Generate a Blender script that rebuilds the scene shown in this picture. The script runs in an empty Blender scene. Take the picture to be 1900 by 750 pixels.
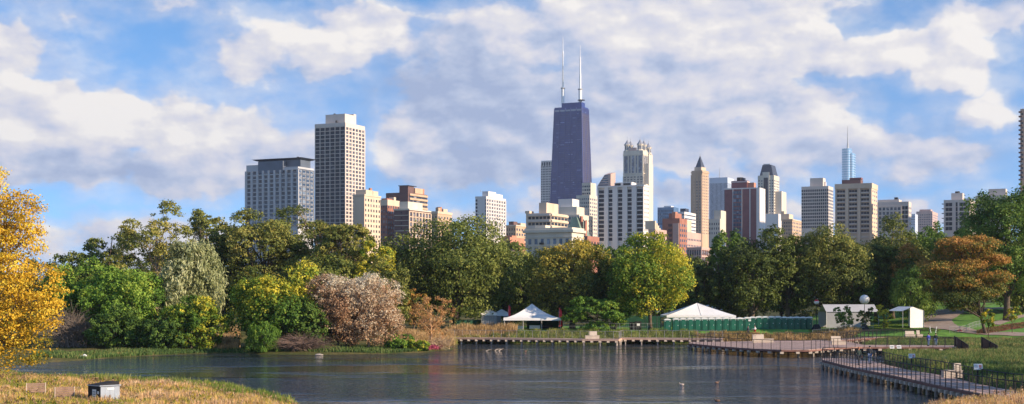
import bpy, bmesh, math, random
import numpy as np
from mathutils import Vector, Matrix
R = math.radians
sc = bpy.context.scene
COL = sc.collection
# ------------------------------------------------------------------ camera
F = 2524.0; HY = 552.0; CZ = 7.5          # focal length and horizon row of the 1900 px wide photograph, eye height
cam = bpy.data.cameras.new('camera'); camo = bpy.data.objects.new('camera', cam); COL.objects.link(camo)
camo.location = (0, 0, CZ); camo.rotation_euler = (R(90), 0, 0)
cam.sensor_width = 36; cam.lens = 36 * F / 1900; cam.shift_y = (HY - 375) / 1900
cam.clip_start = 0.5; cam.clip_end = 30000
sc.camera = camo
sc.render.resolution_x = 1024; sc.render.resolution_y = 404
sc.view_settings.view_transform = 'Standard'; sc.view_settings.look = 'None'
sc.view_settings.gamma = 1; sc.view_settings.exposure = 0.68
sc.cycles.max_bounces = 6; sc.cycles.transparent_max_bounces = 8
sc.cycles.use_denoising = True
# ------------------------------------------------------------------ sun and sky
SUN_AZ, SUN_EL = R(115), R(21)
sun = bpy.data.lights.new('sun', 'SUN'); suno = bpy.data.objects.new('sun', sun); COL.objects.link(suno)
sun.energy = 5.0; sun.angle = R(0.6); sun.color = (1.0, 0.79, 0.57)
tosun = Vector((math.sin(SUN_AZ) * math.cos(SUN_EL), math.cos(SUN_AZ) * math.cos(SUN_EL), math.sin(SUN_EL)))
suno.rotation_euler = (-tosun).to_track_quat('-Z', 'Y').to_euler(); suno.location = tosun * 300

class NT:
    """small helper round a node tree"""
    def __init__(s, tree): s.t = tree; s.n = tree.nodes; s.l = tree.links
    def new(s, kind, **kw):
        nd = s.n.new(kind)
        for k, v in kw.items(): setattr(nd, k, v)
        return nd
    def put(s, sock, v):
        if isinstance(v, bpy.types.NodeSocket): s.l.new(v, sock)
        elif v is not None: sock.default_value = v
    def math(s, op, a, b=None, c=None, clamp=False):
        nd = s.new('ShaderNodeMath', operation=op, use_clamp=clamp)
        for i, v in enumerate((a, b, c)):
            if v is not None: s.put(nd.inputs[i], v)
        return nd.outputs[0]
    def vec(s, op, a, b=None):
        nd = s.new('ShaderNodeVectorMath', operation=op); s.put(nd.inputs[0], a)
        if b is not None: s.put(nd.inputs[1], b)
        return nd.outputs[1] if op in ('LENGTH', 'DOT_PRODUCT', 'DISTANCE') else nd.outputs[0]
    def maprange(s, v, a, b, c=0.0, d=1.0, kind='SMOOTHSTEP'):
        nd = s.new('ShaderNodeMapRange', interpolation_type=kind)
        s.put(nd.inputs[0], v)
        for i, q in enumerate((a, b, c, d)): nd.inputs[i + 1].default_value = q
        return nd.outputs[0]
    def noise(s, vec, scale, detail=4.0, rough=0.55, lac=2.0, color=False, dist=0.0):
        nd = s.new('ShaderNodeTexNoise'); s.put(nd.inputs['Vector'], vec)
        nd.inputs['Scale'].default_value = scale; nd.inputs['Detail'].default_value = detail
        nd.inputs['Roughness'].default_value = rough; nd.inputs['Lacunarity'].default_value = lac
        nd.inputs['Distortion'].default_value = dist
        return nd.outputs['Color'] if color else nd.outputs['Fac']
    def mix(s, f, a, b, mode='MIX'):
        nd = s.new('ShaderNodeMix', data_type='RGBA', blend_type=mode)
        s.put(nd.inputs[0], f); s.put(nd.inputs[6], a); s.put(nd.inputs[7], b)
        return nd.outputs[2]
    def ramp(s, f, stops, kind='LINEAR'):
        nd = s.new('ShaderNodeValToRGB'); nd.color_ramp.interpolation = kind
        e = nd.color_ramp.elements
        while len(e) < len(stops): e.new(0.5)
        for q, (p, c) in zip(e, stops): q.position = p; q.color = (*c[:3], 1)
        s.put(nd.inputs[0], f)
        return nd.outputs[0]

world = bpy.data.worlds.new("World"); sc.world = world; world.use_nodes = True
W = NT(world.node_tree); W.n.clear()

# cloud field: soft masses at given directions (degrees of azimuth and elevation), broken up by noise
def cdir(px, py):
    az = math.atan((px - 950) / F); el = math.atan((HY - py) / F * math.cos(az))
    return az * 25.24, -el * 25.24          # field units, about 1 per 2.27 degrees
CL = [  # cloud masses: px, py, rx, ry, cover, brightness
 (150,235,260,60,1.1,.95),(380,252,150,45,1.0,.9),(-60,230,200,80,1.0,.9),(120,318,260,32,.95,.25),(420,305,100,32,.75,.35),(560,290,90,40,.6,.5),
 (45,38,85,16,.9,.8),(150,50,60,12,.6,.8),(10,115,80,40,.85,.75),(330,30,120,18,.5,.75),(440,10,70,12,.8,.8),
 (470,115,80,45,.8,.8),(545,55,48,26,.8,.9),(480,165,60,30,.7,.6),(640,85,90,36,1.05,.85),(700,35,95,30,1.0,.85),(600,120,70,24,.7,.45),
 (850,190,130,85,.95,.18),(760,240,70,50,.8,.45),(900,90,120,46,.8,.4),(1000,60,150,50,.9,.6),(1130,40,180,70,1.0,.65),(1290,40,150,60,1.05,.85),(1450,35,70,38,1.0,.9),
 (1000,185,140,70,1.0,.24),(1150,190,160,70,1.0,.4),(1330,120,180,60,1.1,.7),(1500,115,170,42,1.15,.9),(1650,115,130,32,1.1,.9),(1770,140,80,30,1.15,.95),(1400,190,180,32,1.0,.35),(1560,180,100,18,.9,.4),
 (900,310,150,34,.9,.25),(735,270,70,38,.9,1.0),(1050,270,160,36,.8,.5),(1180,240,60,36,.8,.9),(1120,300,60,22,.8,.9),(1480,250,140,30,.9,.75),(1300,255,150,30,.8,.5),(1640,265,120,26,.7,.6),(1840,217,50,22,1.05,.95),
 (1830,66,100,24,1.0,.9),(1760,85,60,14,.6,.8),(1590,22,42,18,.75,.8),(1650,5,40,12,.6,.8),(1860,10,110,16,.7,.25),
 (320,372,120,16,.75,.7),(180,375,120,14,.5,.5),(1400,330,110,14,.5,.55),(1700,330,180,16,.35,.4),(760,340,110,18,.5,.35),(960,330,80,18,.5,.6),
 (1560,305,170,18,.75,.5),(1180,375,220,22,.7,.6),(250,425,260,16,.6,.6),(1650,395,260,18,.7,.65),(800,395,200,20,.65,.6),(1740,300,140,12,.7,.45),(1250,300,120,16,.7,.35),(860,380,120,16,.6,.3)]
NR, NC = 14, 32
RY = [(-10 + i * 34.0) for i in range(NR)]; CX = [(-40 + j * 1980.0 / (NC - 1)) for j in range(NC)]
gd = np.zeros((NR, NC)); gb = np.zeros((NR, NC))
for i, py in enumerate(RY):
    for j, px in enumerate(CX):
        ws = 1e-3; bs = 0.5e-3; dm = 0.0
        for (cx, cy, rx, ry, wt, br) in CL:
            q = math.hypot((px - cx) / rx, (py - cy) / ry)
            g = math.exp(-(q / 1.05) ** 3) * wt
            dm = max(dm, g); ws += g ** 1.5; bs += g ** 1.5 * br
        gd[i, j] = dm; gb[i, j] = bs / ws
tc = W.new('ShaderNodeTexCoord'); sep = W.new('ShaderNodeSeparateXYZ'); W.l.new(tc.outputs['Generated'], sep.inputs[0])
az = W.math('ARCTAN2', sep.outputs[0], sep.outputs[1]); el = W.math('ARCSINE', sep.outputs[2])
cb = W.new('ShaderNodeCombineXYZ'); W.put(cb.inputs[0], W.math('MULTIPLY', az, 25.24)); W.put(cb.inputs[1], W.math('MULTIPLY', el, -25.24))
P0 = cb.outputs[0]
wc = W.noise(P0, 1.3, 3.0, 0.55, color=True)
Pw = W.vec('ADD', P0, W.vec('MULTIPLY', W.vec('SUBTRACT', wc, (0.5, 0.5, 0.5)), (1.3, 0.8, 0)))
sp = W.new('ShaderNodeSeparateXYZ'); W.l.new(Pw, sp.inputs[0])
a0, a1 = cdir(-40, 300)[0], cdir(1940, 300)[0]
fx = W.maprange(sp.outputs[0], a0, a1, 0.0, 1.0, 'LINEAR')
y0, y1 = cdir(950, RY[0])[1], cdir(950, RY[-1])[1]; dy = (y1 - y0) / (NR - 1)
fy = W.maprange(sp.outputs[1], y0, y1, 0.0, float(NR - 1), 'LINEAR')
acc = None
for i in range(NR):
    st = []
    for j in range(NC):
        p = (cdir(CX[j], 300)[0] - a0) / (a1 - a0)
        st.append((min(1, max(0, p)), (gd[i, j] / 1.25, gb[i, j], 0)))
    r = W.ramp(fx, st)
    wgt = W.math('SUBTRACT', 1.0, W.math('ABSOLUTE', W.math('SUBTRACT', fy, float(i))), clamp=True)
    sc_ = W.vec('SCALE', r); sc_.node.inputs['Scale'].default_value = 1; W.l.new(wgt, sc_.node.inputs['Scale'])
    acc = sc_ if acc is None else W.vec('ADD', acc, sc_)
s2 = W.new('ShaderNodeSeparateXYZ'); W.l.new(acc, s2.inputs[0])
dens = W.math('MULTIPLY', s2.outputs[0], 1.25); bright = s2.outputs[1]
st_ = W.vec('MULTIPLY', P0, (0.8, 1.35, 1.0))
n1 = W.noise(st_, 0.85, 7.0, 0.54)
n2 = W.noise(W.vec('ADD', st_, (0.17, -0.27, 0)), 0.85, 4.5, 0.54)
D0 = W.math('ADD', dens, W.math('MULTIPLY', W.math('SUBTRACT', n1, 0.44), 1.35))
alpha = W.maprange(D0, 0.22, 0.62, 0.0, 1.0)
alpha = W.math('MAXIMUM', alpha, W.maprange(D0, -0.15, 0.5, 0.0, 0.50))
n4 = W.noise(W.vec('MULTIPLY', P0, (1, 2.0, 1)), 2.0, 4.0, 0.55)
lit = W.math('ADD', W.math('ADD', W.math('MULTIPLY', W.math('SUBTRACT', n1, n2), 2.5), W.math('MULTIPLY', W.math('SUBTRACT', n4, 0.46), 0.22)), W.math('ADD', W.math('MULTIPLY', bright, 1.12), -0.14), clamp=True)
alpha = W.math('MULTIPLY', alpha, W.maprange(el, 0.24, 0.42, 1.0, 0.40))
CK = 6.9
ccol = W.ramp(lit, [(0.0, (.34, .42, .62)), (0.3, (.46, .53, .70)), (0.55, (.63, .64, .74)), (0.80, (.76, .74, .76)), (1.0, (.90, .86, .82))])
ccol = W.vec('MULTIPLY', ccol, (CK, CK, CK))
sky = W.new('ShaderNodeTexSky', sky_type='NISHITA')
sky.sun_disc = False; sky.sun_elevation = SUN_EL; sky.sun_rotation = SUN_AZ
sky.altitude = 200; sky.air_density = 1.0; sky.dust_density = 0.5; sky.ozone_density = 3.0
lift = W.vec('MULTIPLY', tc.outputs['Generated'], (1, 1, 1.6)); lift = W.vec('NORMALIZE', W.vec('ADD', lift, (0, 0, 0.17)))
W.l.new(lift, sky.inputs[0])
scol = W.vec('MULTIPLY', sky.outputs[0], (1.02, 1.48, 1.70))
scol = W.mix(W.maprange(el, 0.0, 0.09, 0.45, 0.0), scol, (4.2, 5.6, 6.6, 1))
fin = W.mix(alpha, scol, ccol)
bg = W.new('ShaderNodeBackground'); W.put(bg.inputs[0], fin); bg.inputs[1].default_value = 0.1
ow = W.new('ShaderNodeOutputWorld'); W.l.new(bg.outputs[0], ow.inputs[0])
world.cycles.sampling_method = 'MANUAL'; world.cycles.sample_map_resolution = 512

# ------------------------------------------------------------------ helpers
def G(px, py, z=0.0):
    """where the photograph's pixel meets the level z"""
    Y = (CZ - z) * F / (py - HY)
    return Vector(((px - 950) / F * Y, Y, z))
def PX(px, Y): return (px - 950) / F * Y
def PZ(py, Y): return CZ + (HY - py) / F * Y
def tag(o, label=None, cat=None, group=None, kind=None):
    if label: o['label'] = label
    if cat: o['category'] = cat
    if group: o['group'] = group
    if kind: o['kind'] = kind
    return o
def empty(name, loc=(0, 0, 0), rz=0.0, label=None, cat=None, group=None):
    o = bpy.data.objects.new(name, None); COL.objects.link(o)
    o.location = loc; o.rotation_euler = (0, 0, rz); o.empty_display_size = 0.5
    return tag(o, label, cat, group)
def link(name, me, parent=None, loc=(0, 0, 0), rot=(0, 0, 0)):
    o = bpy.data.objects.new(name, me); COL.objects.link(o)
    o.location = loc; o.rotation_euler = rot
    if parent: o.parent = parent
    return o
def copy_tree(o, parent=None):
    c = o.copy(); COL.objects.link(c)
    if parent: c.parent = parent
    for ch in o.children: copy_tree(ch, c)
    return c
def fast_mesh(name, V, Fc, mat=None, tone=None, smooth=False):
    """V (n,3); Fc (m,k) all faces with k corners; tone (m,) face value kept as an attribute"""
    me = bpy.data.meshes.new(name); V = np.asarray(V, dtype=np.float32); Fc = np.asarray(Fc, dtype=np.int32)
    m, k = Fc.shape
    me.vertices.add(len(V)); me.vertices.foreach_set('co', V.ravel())
    me.loops.add(m * k); me.loops.foreach_set('vertex_index', Fc.ravel())
    me.polygons.add(m); me.polygons.foreach_set('loop_start', np.arange(0, m * k, k, dtype=np.int32))
    if smooth: me.polygons.foreach_set('use_smooth', np.ones(m, dtype=bool))
    me.update(calc_edges=True)
    if tone is not None:
        a = me.attributes.new('tone', 'FLOAT', 'FACE'); a.data.foreach_set('value', np.asarray(tone, dtype=np.float32))
    if mat: me.materials.append(mat)
    return me
class MB:
    """collects boxes, prisms, tubes and revolved shapes for ONE mesh"""
    def __init__(s): s.v = []; s.f = []
    def add(s, vs, fs):
        n = len(s.v); s.v += [tuple(v) for v in vs]; s.f += [tuple(i + n for i in f) for f in fs]; return s
    def box(s, x0, x1, y0, y1, z0, z1):
        return s.add([(x0, y0, z0), (x1, y0, z0), (x1, y1, z0), (x0, y1, z0), (x0, y0, z1), (x1, y0, z1), (x1, y1, z1), (x0, y1, z1)],
                     [(0, 3, 2, 1), (4, 5, 6, 7), (0, 1, 5, 4), (1, 2, 6, 5), (2, 3, 7, 6), (3, 0, 4, 7)])
    def frust(s, a, b, z0, z1):
        (x0, x1, y0, y1), (u0, u1, v0, v1) = a, b
        return s.add([(x0, y0, z0), (x1, y0, z0), (x1, y1, z0), (x0, y1, z0), (u0, v0, z1), (u1, v0, z1), (u1, v1, z1), (u0, v1, z1)],
                     [(0, 3, 2, 1), (4, 5, 6, 7), (0, 1, 5, 4), (1, 2, 6, 5), (2, 3, 7, 6), (3, 0, 4, 7)])
    def prism(s, pts, z0, z1):
        n = len(pts)
        return s.add([(p[0], p[1], z0) for p in pts] + [(p[0], p[1], z1) for p in pts],
                     [tuple(range(n))[::-1], tuple(range(n, 2 * n))] + [(i, (i + 1) % n, n + (i + 1) % n, n + i) for i in range(n)])
    def tube(s, pts, rads, k=6, cap=True):
        pts = [Vector(p) for p in pts]; n0 = len(s.v); vs = []; fs = []
        for i, p in enumerate(pts):
            d = (pts[min(i + 1, len(pts) - 1)] - pts[max(i - 1, 0)])
            d = d.normalized() if d.length > 1e-9 else Vector((0, 0, 1))
            u = d.cross(Vector((0, 0, 1)) if abs(d.z) < .9 else Vector((1, 0, 0))).normalized(); w = d.cross(u)
            r = rads[i] if hasattr(rads, '__len__') else rads
            for j in range(k):
                a = 2 * math.pi * j / k; vs.append(p + (u * math.cos(a) + w * math.sin(a)) * r)
        for i in range(len(pts) - 1):
            for j in range(k):
                a, b = i * k + j, i * k + (j + 1) % k; fs.append((a, b, b + k, a + k))
        if cap: fs.append(tuple(range(k))[::-1]); fs.append(tuple(range((len(pts) - 1) * k, len(pts) * k)))
        return s.add(vs, fs)
    def lathe(s, prof, k=16, c=(0, 0, 0)):
        vs = []; fs = []
        for (r, z) in prof:
            for j in range(k):
                a = 2 * math.pi * j / k; vs.append((c[0] + r * math.cos(a), c[1] + r * math.sin(a), c[2] + z))
        for i in range(len(prof) - 1):
            for j in range(k):
                a, b = i * k + j, i * k + (j + 1) % k; fs.append((a, b, b + k, a + k))
        fs.append(tuple(range(k))[::-1]); fs.append(tuple(range((len(prof) - 1) * k, len(prof) * k)))
        return s.add(vs, fs)
    def beam(s, a, b, w, h):
        """box of width w and height h (hanging below) between two points"""
        a = Vector(a); b = Vector(b); d = (b - a); d.z = 0; d.normalize(); n = Vector((-d.y, d.x, 0)) * w / 2
        hh = Vector((0, 0, h))
        return s.add([a - n - hh, b - n - hh, b + n - hh, a + n - hh, a - n, b - n, b + n, a + n],
                     [(0, 3, 2, 1), (4, 5, 6, 7), (0, 1, 5, 4), (1, 2, 6, 5), (2, 3, 7, 6), (3, 0, 4, 7)])
    def mesh(s, name, mat, smooth=False):
        me = bpy.data.meshes.new(name); me.from_pydata([tuple(v) for v in s.v], [], s.f)
        if mat: me.materials.append(mat)
        if smooth: me.polygons.foreach_set('use_smooth', [True] * len(me.polygons))
        me.update(); return me
    def build(s, name, mat, parent=None, loc=(0, 0, 0), rot=(0, 0, 0), smooth=False):
        return link(name, s.mesh(name, mat, smooth), parent, loc, rot)

# ------------------------------------------------------------------ materials
MATS = {}
def mat(name, col=(.5, .5, .5), rough=0.8, var=0.12, scale=0.6, metal=0.0, spec=0.3, bump=0.0, streak=False, col2=None):
    if name in MATS: return MATS[name]
    m = bpy.data.materials.new(name); m.use_nodes = True; T = NT(m.node_tree); p = T.n['Principled BSDF']
    geo = T.new('ShaderNodeNewGeometry'); pos = geo.outputs['Position']
    if streak: pos = T.vec('MULTIPLY', pos, (1, 1, 0.12))
    n = T.noise(pos, scale, 5.0, 0.6)
    a = tuple(c * (1 - var * 1.6) for c in col); b = tuple(min(1, c * (1 + var * 1.6)) for c in (col2 or col))
    c = T.ramp(n, [(0.28, a), (0.72, b)])
    T.put(p.inputs['Base Color'], c); p.inputs['Roughness'].default_value = rough; p.inputs['Metallic'].default_value = metal
    p.inputs['Specular IOR Level'].default_value = spec
    if bump:
        bp = T.new('ShaderNodeBump'); bp.inputs['Strength'].default_value = bump; bp.inputs['Distance'].default_value = 0.05
        T.put(bp.inputs['Height'], T.noise(pos, scale * 6, 4)); T.l.new(bp.outputs[0], p.inputs['Normal'])
    MATS[name] = m; return m
def glass_mat(name, dark, light, share=0.25, rough=0.12, cell=2.6, metal=0.0, spec=0.6):
    """window glass seen from outside, some panes with pale blinds behind"""
    if name in MATS: return MATS[name]
    m = bpy.data.materials.new(name); m.use_nodes = True; T = NT(m.node_tree); p = T.n['Principled BSDF']
    geo = T.new('ShaderNodeNewGeometry')
    q = T.vec('FLOOR', T.vec('SCALE', geo.outputs['Position'])); q.node.inputs[0].links[0].from_node.inputs['Scale'].default_value = 1 / cell
    wn = T.new('ShaderNodeTexWhiteNoise', noise_dimensions='3D'); T.l.new(q, wn.inputs['Vector'])
    oi = T.new('ShaderNodeObjectInfo')
    f = T.math('FRACT', T.math('ADD', wn.outputs[0], oi.outputs['Random']))
    mid = tuple((a * .7 + b * .3) for a, b in zip(dark, light))
    c = T.ramp(f, [(0.0, dark), (max(0.01, 1 - share * 1.8), tuple(d * 1.5 for d in dark)), (1 - share, mid), (1.0, light)])
    T.put(p.inputs['Base Color'], c); p.inputs['Roughness'].default_value = rough; p.inputs['Metallic'].default_value = metal
    p.inputs['Specular IOR Level'].default_value = spec
    MATS[name] = m; return m
def tone_mat(name, stops, trans=0.3, rough=0.7, fine=0.25):
    """leaves and blades: each face has its own natural tone between the plant's colours"""
    if name in MATS: return MATS[name]
    m = bpy.data.materials.new(name); m.use_nodes = True; T = NT(m.node_tree); T.n.clear()
    at = T.new('ShaderNodeAttribute', attribute_name='tone')
    c = T.ramp(at.outputs['Fac'], stops)
    geo = T.new('ShaderNodeNewGeometry'); n = T.noise(geo.outputs['Position'], 1.7, 2)
    c = T.mix(1.0, c, T.ramp(n, [(0.3, (1 - fine,) * 3), (0.7, (1 + fine * .5,) * 3)]), 'MULTIPLY')
    p = T.new('ShaderNodeBsdfPrincipled'); T.put(p.inputs['Base Color'], c)
    p.inputs['Roughness'].default_value = rough; p.inputs['Specular IOR Level'].default_value = 0.25
    tr = T.new('ShaderNodeBsdfTranslucent'); T.put(tr.inputs[0], c)
    mx = T.new('ShaderNodeMixShader'); mx.inputs[0].default_value = trans
    T.l.new(p.outputs[0], mx.inputs[1]); T.l.new(tr.outputs[0], mx.inputs[2])
    o = T.new('ShaderNodeOutputMaterial'); T.l.new(mx.outputs[0], o.inputs[0])
    MATS[name] = m; return m
BARK = mat('bark', (.10, .075, .055), .9, .3, 3, bump=.3)
BARKP = mat('bark_pale', (.27, .21, .15), .9, .3, 3, bump=.3)
STEEL = mat('dark_steel', (.035, .033, .035), .6, .1, 4, metal=.3)
GALV = mat('galvanised_steel', (.42, .42, .41), .5, .1, 4, metal=.4)
WOOD = mat('deck_boards', (.42, .30, .26), .85, .22, 1.2, bump=.2)
WOODD = mat('dark_timber', (.11, .065, .05), .9, .25, 1.5)
PILE = mat('concrete_pile', (.34, .30, .26), .9, .25, 1.2)
BENCH = mat('bench_concrete', (.56, .47, .38), .85, .1, 1.2)
WHITE = mat('white_canvas', (.80, .80, .80), .8, .05, .6)

# ------------------------------------------------------------------ ground, pond
def sm(t): t = np.clip(t, 0, 1); return t * t * (3 - 2 * t)
POND = [(-60,688),(0,698),(60,706),(160,713),(230,717),(330,722),(420,729),(490,740),(540,755),(600,790),(700,830),(1500,830),(1600,815),(1670,792),(1740,772),
        (1820,758),(1868,750),(1840,730),(1760,712),(1700,701),(1655,690),(1643,676),(1640,660),(1625,650),(1560,645),(1540,640),(1500,637),(1280,638),(1000,638),(850,638),
        (836,643),(840,648),(800,653),(740,656),(600,658),(530,658),(440,656),(400,655),(300,659),(200,664),(150,669),(60,674)]
PW_ = np.array([tuple(G(a, b))[:2] for a, b in POND])
def sdist(x, y, poly=PW_):
    x = np.asarray(x, float); y = np.asarray(y, float)
    d = np.full(x.shape, 1e9); ins = np.zeros(x.shape, bool); n = len(poly)
    for i in range(n):
        ax, ay = poly[i]; bx, by = poly[(i + 1) % n]; ex, ey = bx - ax, by - ay
        t = np.clip(((x - ax) * ex + (y - ay) * ey) / (ex * ex + ey * ey), 0, 1)
        d = np.minimum(d, (x - ax - t * ex) ** 2 + (y - ay - t * ey) ** 2)
        c = ((ay > y) != (by > y)) & (x < (bx - ax) * (y - ay) / (by - ay + 1e-12) + ax); ins ^= c
    d = np.sqrt(d); return np.where(ins, -d, d)
def H(x, y):
    x = np.asarray(x, float); y = np.asarray(y, float); s = sdist(x, y)
    far = sm((y - 190 - 18 * sm((x - 38) / 8)) / (30 - 8 * sm((x - 38) / 8)))
    base = 0.40 + 1.50 * far
    lip = 0.12 * sm(s / 0.5) + base * sm(s / np.where(far > .5, 9.0, 7.0))
    hill = 4.2 * sm((x - 52) / 45) * sm((y - 218) / 75)
    marsh = -0.55 * sm((x - 40) / 14) * sm((195 - y) / 10) * sm((y - 96) / 8)
    bump = 0.10 * np.sin(x * .37 + 1.3) * np.sin(y * .29) + 0.05 * np.sin(x * 1.1) * np.sin(y * .9 + 2)
    up = lip + (hill + marsh * sm(s / 4) + bump * sm(s / 3))
    dn = -1.4 * sm(-s / 5)
    return np.where(s > 0, up, dn)
def h1(x, y): return float(H(np.array([x]), np.array([y]))[0])
def axis(bits):
    out = []
    for a, b, st in bits: out += list(np.arange(a, b, st))
    return np.array(out + [bits[-1][1]])
gx = axis([(-4200, -1000, 800), (-1000, -200, 50), (-200, -90, 5), (-90, 110, 0.8), (110, 200, 5), (200, 1000, 50), (1000, 4200, 800)])
gy = axis([(-600, -60, 60), (-60, 60, 6), (60, 260, 0.8), (260, 400, 4), (400, 1000, 40), (1000, 4500, 500)])
XX, YY = np.meshgrid(gx, gy); ZZ = H(XX, YY)
nx_, ny_ = len(gx), len(gy)
ii = (np.arange(ny_ - 1)[:, None] * nx_ + np.arange(nx_ - 1)[None, :]).ravel()
gm = bpy.data.materials.new('ground_turf'); gm.use_nodes = True; T = NT(gm.node_tree); p = T.n['Principled BSDF']
geo = T.new('ShaderNodeNewGeometry'); pos = geo.outputs['Position']
c1 = T.ramp(T.noise(pos, 0.22, 5, .65), [(0.3, (.055, .075, .022)), (0.5, (.11, .11, .035)), (0.68, (.23, .17, .07))])
c2 = T.ramp(T.noise(pos, 3.0, 3, .6), [(0.3, (.55,) * 3), (0.7, (1.25,) * 3)])
T.put(p.inputs['Base Color'], T.mix(1.0, c1, c2, 'MULTIPLY')); p.inputs['Roughness'].default_value = .95
p.inputs['Specular IOR Level'].default_value = .1
bp = T.new('ShaderNodeBump'); bp.inputs['Strength'].default_value = .6; bp.inputs['Distance'].default_value = .15
T.put(bp.inputs['Height'], T.noise(pos, 5.0, 4)); T.l.new(bp.outputs[0], p.inputs['Normal'])
o = link('ground', fast_mesh('ground', np.stack([XX, YY, ZZ], -1).reshape(-1, 3), np.stack([ii, ii + 1, ii + nx_ + 1, ii + nx_], 1), gm, smooth=True)); tag(o, kind='structure')

wm = bpy.data.materials.new('pond_water'); wm.use_nodes = True; T = NT(wm.node_tree); p = T.n['Principled BSDF']
geo = T.new('ShaderNodeNewGeometry'); pos = geo.outputs['Position']
p.inputs['Base Color'].default_value = (.018, .026, .040, 1); p.inputs['Roughness'].default_value = 0.06
p.inputs['IOR'].default_value = 1.333; p.inputs['Specular IOR Level'].default_value = .5
q = T.vec('MULTIPLY', pos, (1.0, 0.9, 1))
wave = T.noise(q, 2.2, 3, .6); wave2 = T.noise(q, 0.55, 3, .5)
calm = T.maprange(T.noise(T.vec('MULTIPLY', pos, (.5, 1.5, 1)), 0.040, 4, .6), .40, .58, .12, 1.3)
hh = T.math('MULTIPLY', T.math('ADD', T.math('MULTIPLY', wave, .55), T.math('MULTIPLY', wave2, .9)), calm)
bp = T.new('ShaderNodeBump'); bp.inputs['Strength'].default_value = 1.0; bp.inputs['Distance'].default_value = .62
T.put(bp.inputs['Height'], hh); T.l.new(bp.outputs[0], p.inputs['Normal'])
# ------------------------------------------------------------------ pond surface
o = link('water', MB().add([(-110, 62, 0), (90, 62, 0), (90, 225, 0), (-110, 225, 0)], [(0, 1, 2, 3)]).mesh('water', wm)); tag(o, kind='structure')

def ray_ground(px, py, y0=75.0):
    Y = np.arange(y0, 700, .25); x = (px - 950) / F * Y; z = CZ + (HY - py) / F * Y
    k = np.nonzero(z <= H(x, Y))[0]; k = k[0] if len(k) else len(Y) - 1
    return Vector((x[k], Y[k], float(z[k])))
def strip(name, pts, width, m, lift=.03, label=None):
    """a path laid on the ground along centre points with widths"""
    P = []; Wd = []
    for i in range(len(pts) - 1):
        a, b = Vector(pts[i]), Vector(pts[i + 1]); n = max(2, int((b - a).length / .7))
        for k in range(n): P.append(a.lerp(b, k / n)); Wd.append(width[i] + (width[i + 1] - width[i]) * k / n)
    P.append(Vector(pts[-1])); Wd.append(width[-1])
    for _ in range(12): P = [P[0]] + [(P[i - 1] + P[i] * 2 + P[i + 1]) / 4 for i in range(1, len(P) - 1)] + [P[-1]]
    V = []; K = 9
    for i, q in enumerate(P):
        d = P[min(i + 1, len(P) - 1)] - P[max(i - 1, 0)]; d.z = 0; d.normalize(); n = Vector((-d.y, d.x, 0))
        for k in range(K):
            c = q + n * Wd[i] * (k / (K - 1) - .5); V.append((c.x, c.y, 0))
    V = np.array(V); V[:, 2] = H(V[:, 0], V[:, 1]) + lift + .02
    Fc = [(i * K + k, i * K + k + 1, (i + 1) * K + k + 1, (i + 1) * K + k) for i in range(len(P) - 1) for k in range(K - 1)]
    o = link(name, fast_mesh(name, V, Fc, m, smooth=True)); tag(o, kind='structure'); return o
def patch(name, poly, m, lift=.02, step=.8):
    P = np.array([(q[0], q[1]) for q in poly]); x = np.arange(P[:, 0].min(), P[:, 0].max(), step); y = np.arange(P[:, 1].min(), P[:, 1].max(), step)
    X, Y = np.meshgrid(x, y); Z = H(X, Y) + lift; ins = sdist(X[:-1, :-1] + step / 2, Y[:-1, :-1] + step / 2, P) + .5 * np.sin(X[:-1, :-1] * 1.3) * np.sin(Y[:-1, :-1] * 1.7) < 0
    idx = (np.arange(len(y) - 1)[:, None] * len(x) + np.arange(len(x) - 1)[None, :])[ins]
    n = len(x); Fc = np.stack([idx, idx + 1, idx + n + 1, idx + n], 1)
    o = link(name, fast_mesh(name, np.stack([X, Y, Z], -1).reshape(-1, 3), Fc, m, smooth=True)); tag(o, kind='structure'); return o
LAWN = mat('lawn_green', (.11, .25, .035), .95, .3, .9, bump=.4)
PATHM = mat('path_gravel', (.33, .26, .22), .95, .15, 1.2)
BED = mat('planting_bed_mulch', (.22, .10, .07), .95, .3, 1.5, bump=.5)
patch('lawn', [(40, 222), (62, 219), (80, 217), (118, 219), (180, 230), (180, 330), (100, 330), (60, 300), (44, 262)], LAWN)
patch('lawn', [(-12, 224), (34, 224), (40, 262), (-12, 262)], LAWN)
pts = [ray_ground(*q) for q in [(1775, 573), (1752, 583), (1733, 595), (1745, 607), (1790, 616), (1850, 621), (1930, 622)]]
strip('path', pts, [7, 6.5, 6, 6, 4.5, 4, 4], PATHM, .10)
strip('path', [ray_ground(*q) for q in [(1770, 577), (1840, 573), (1920, 572)]], [3, 3, 3], PATHM, .08)
strip('path', [ray_ground(*q) for q in [(1845, 603), (1875, 592), (1905, 586), (1940, 580)]], [2, 2, 2, 2], PATHM, .08)
strip('planting_bed', [ray_ground(*q) for q in [(1810, 620), (1850, 612), (1890, 604), (1940, 600)]], [2.5, 4, 5, 6], BED, .07)

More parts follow.
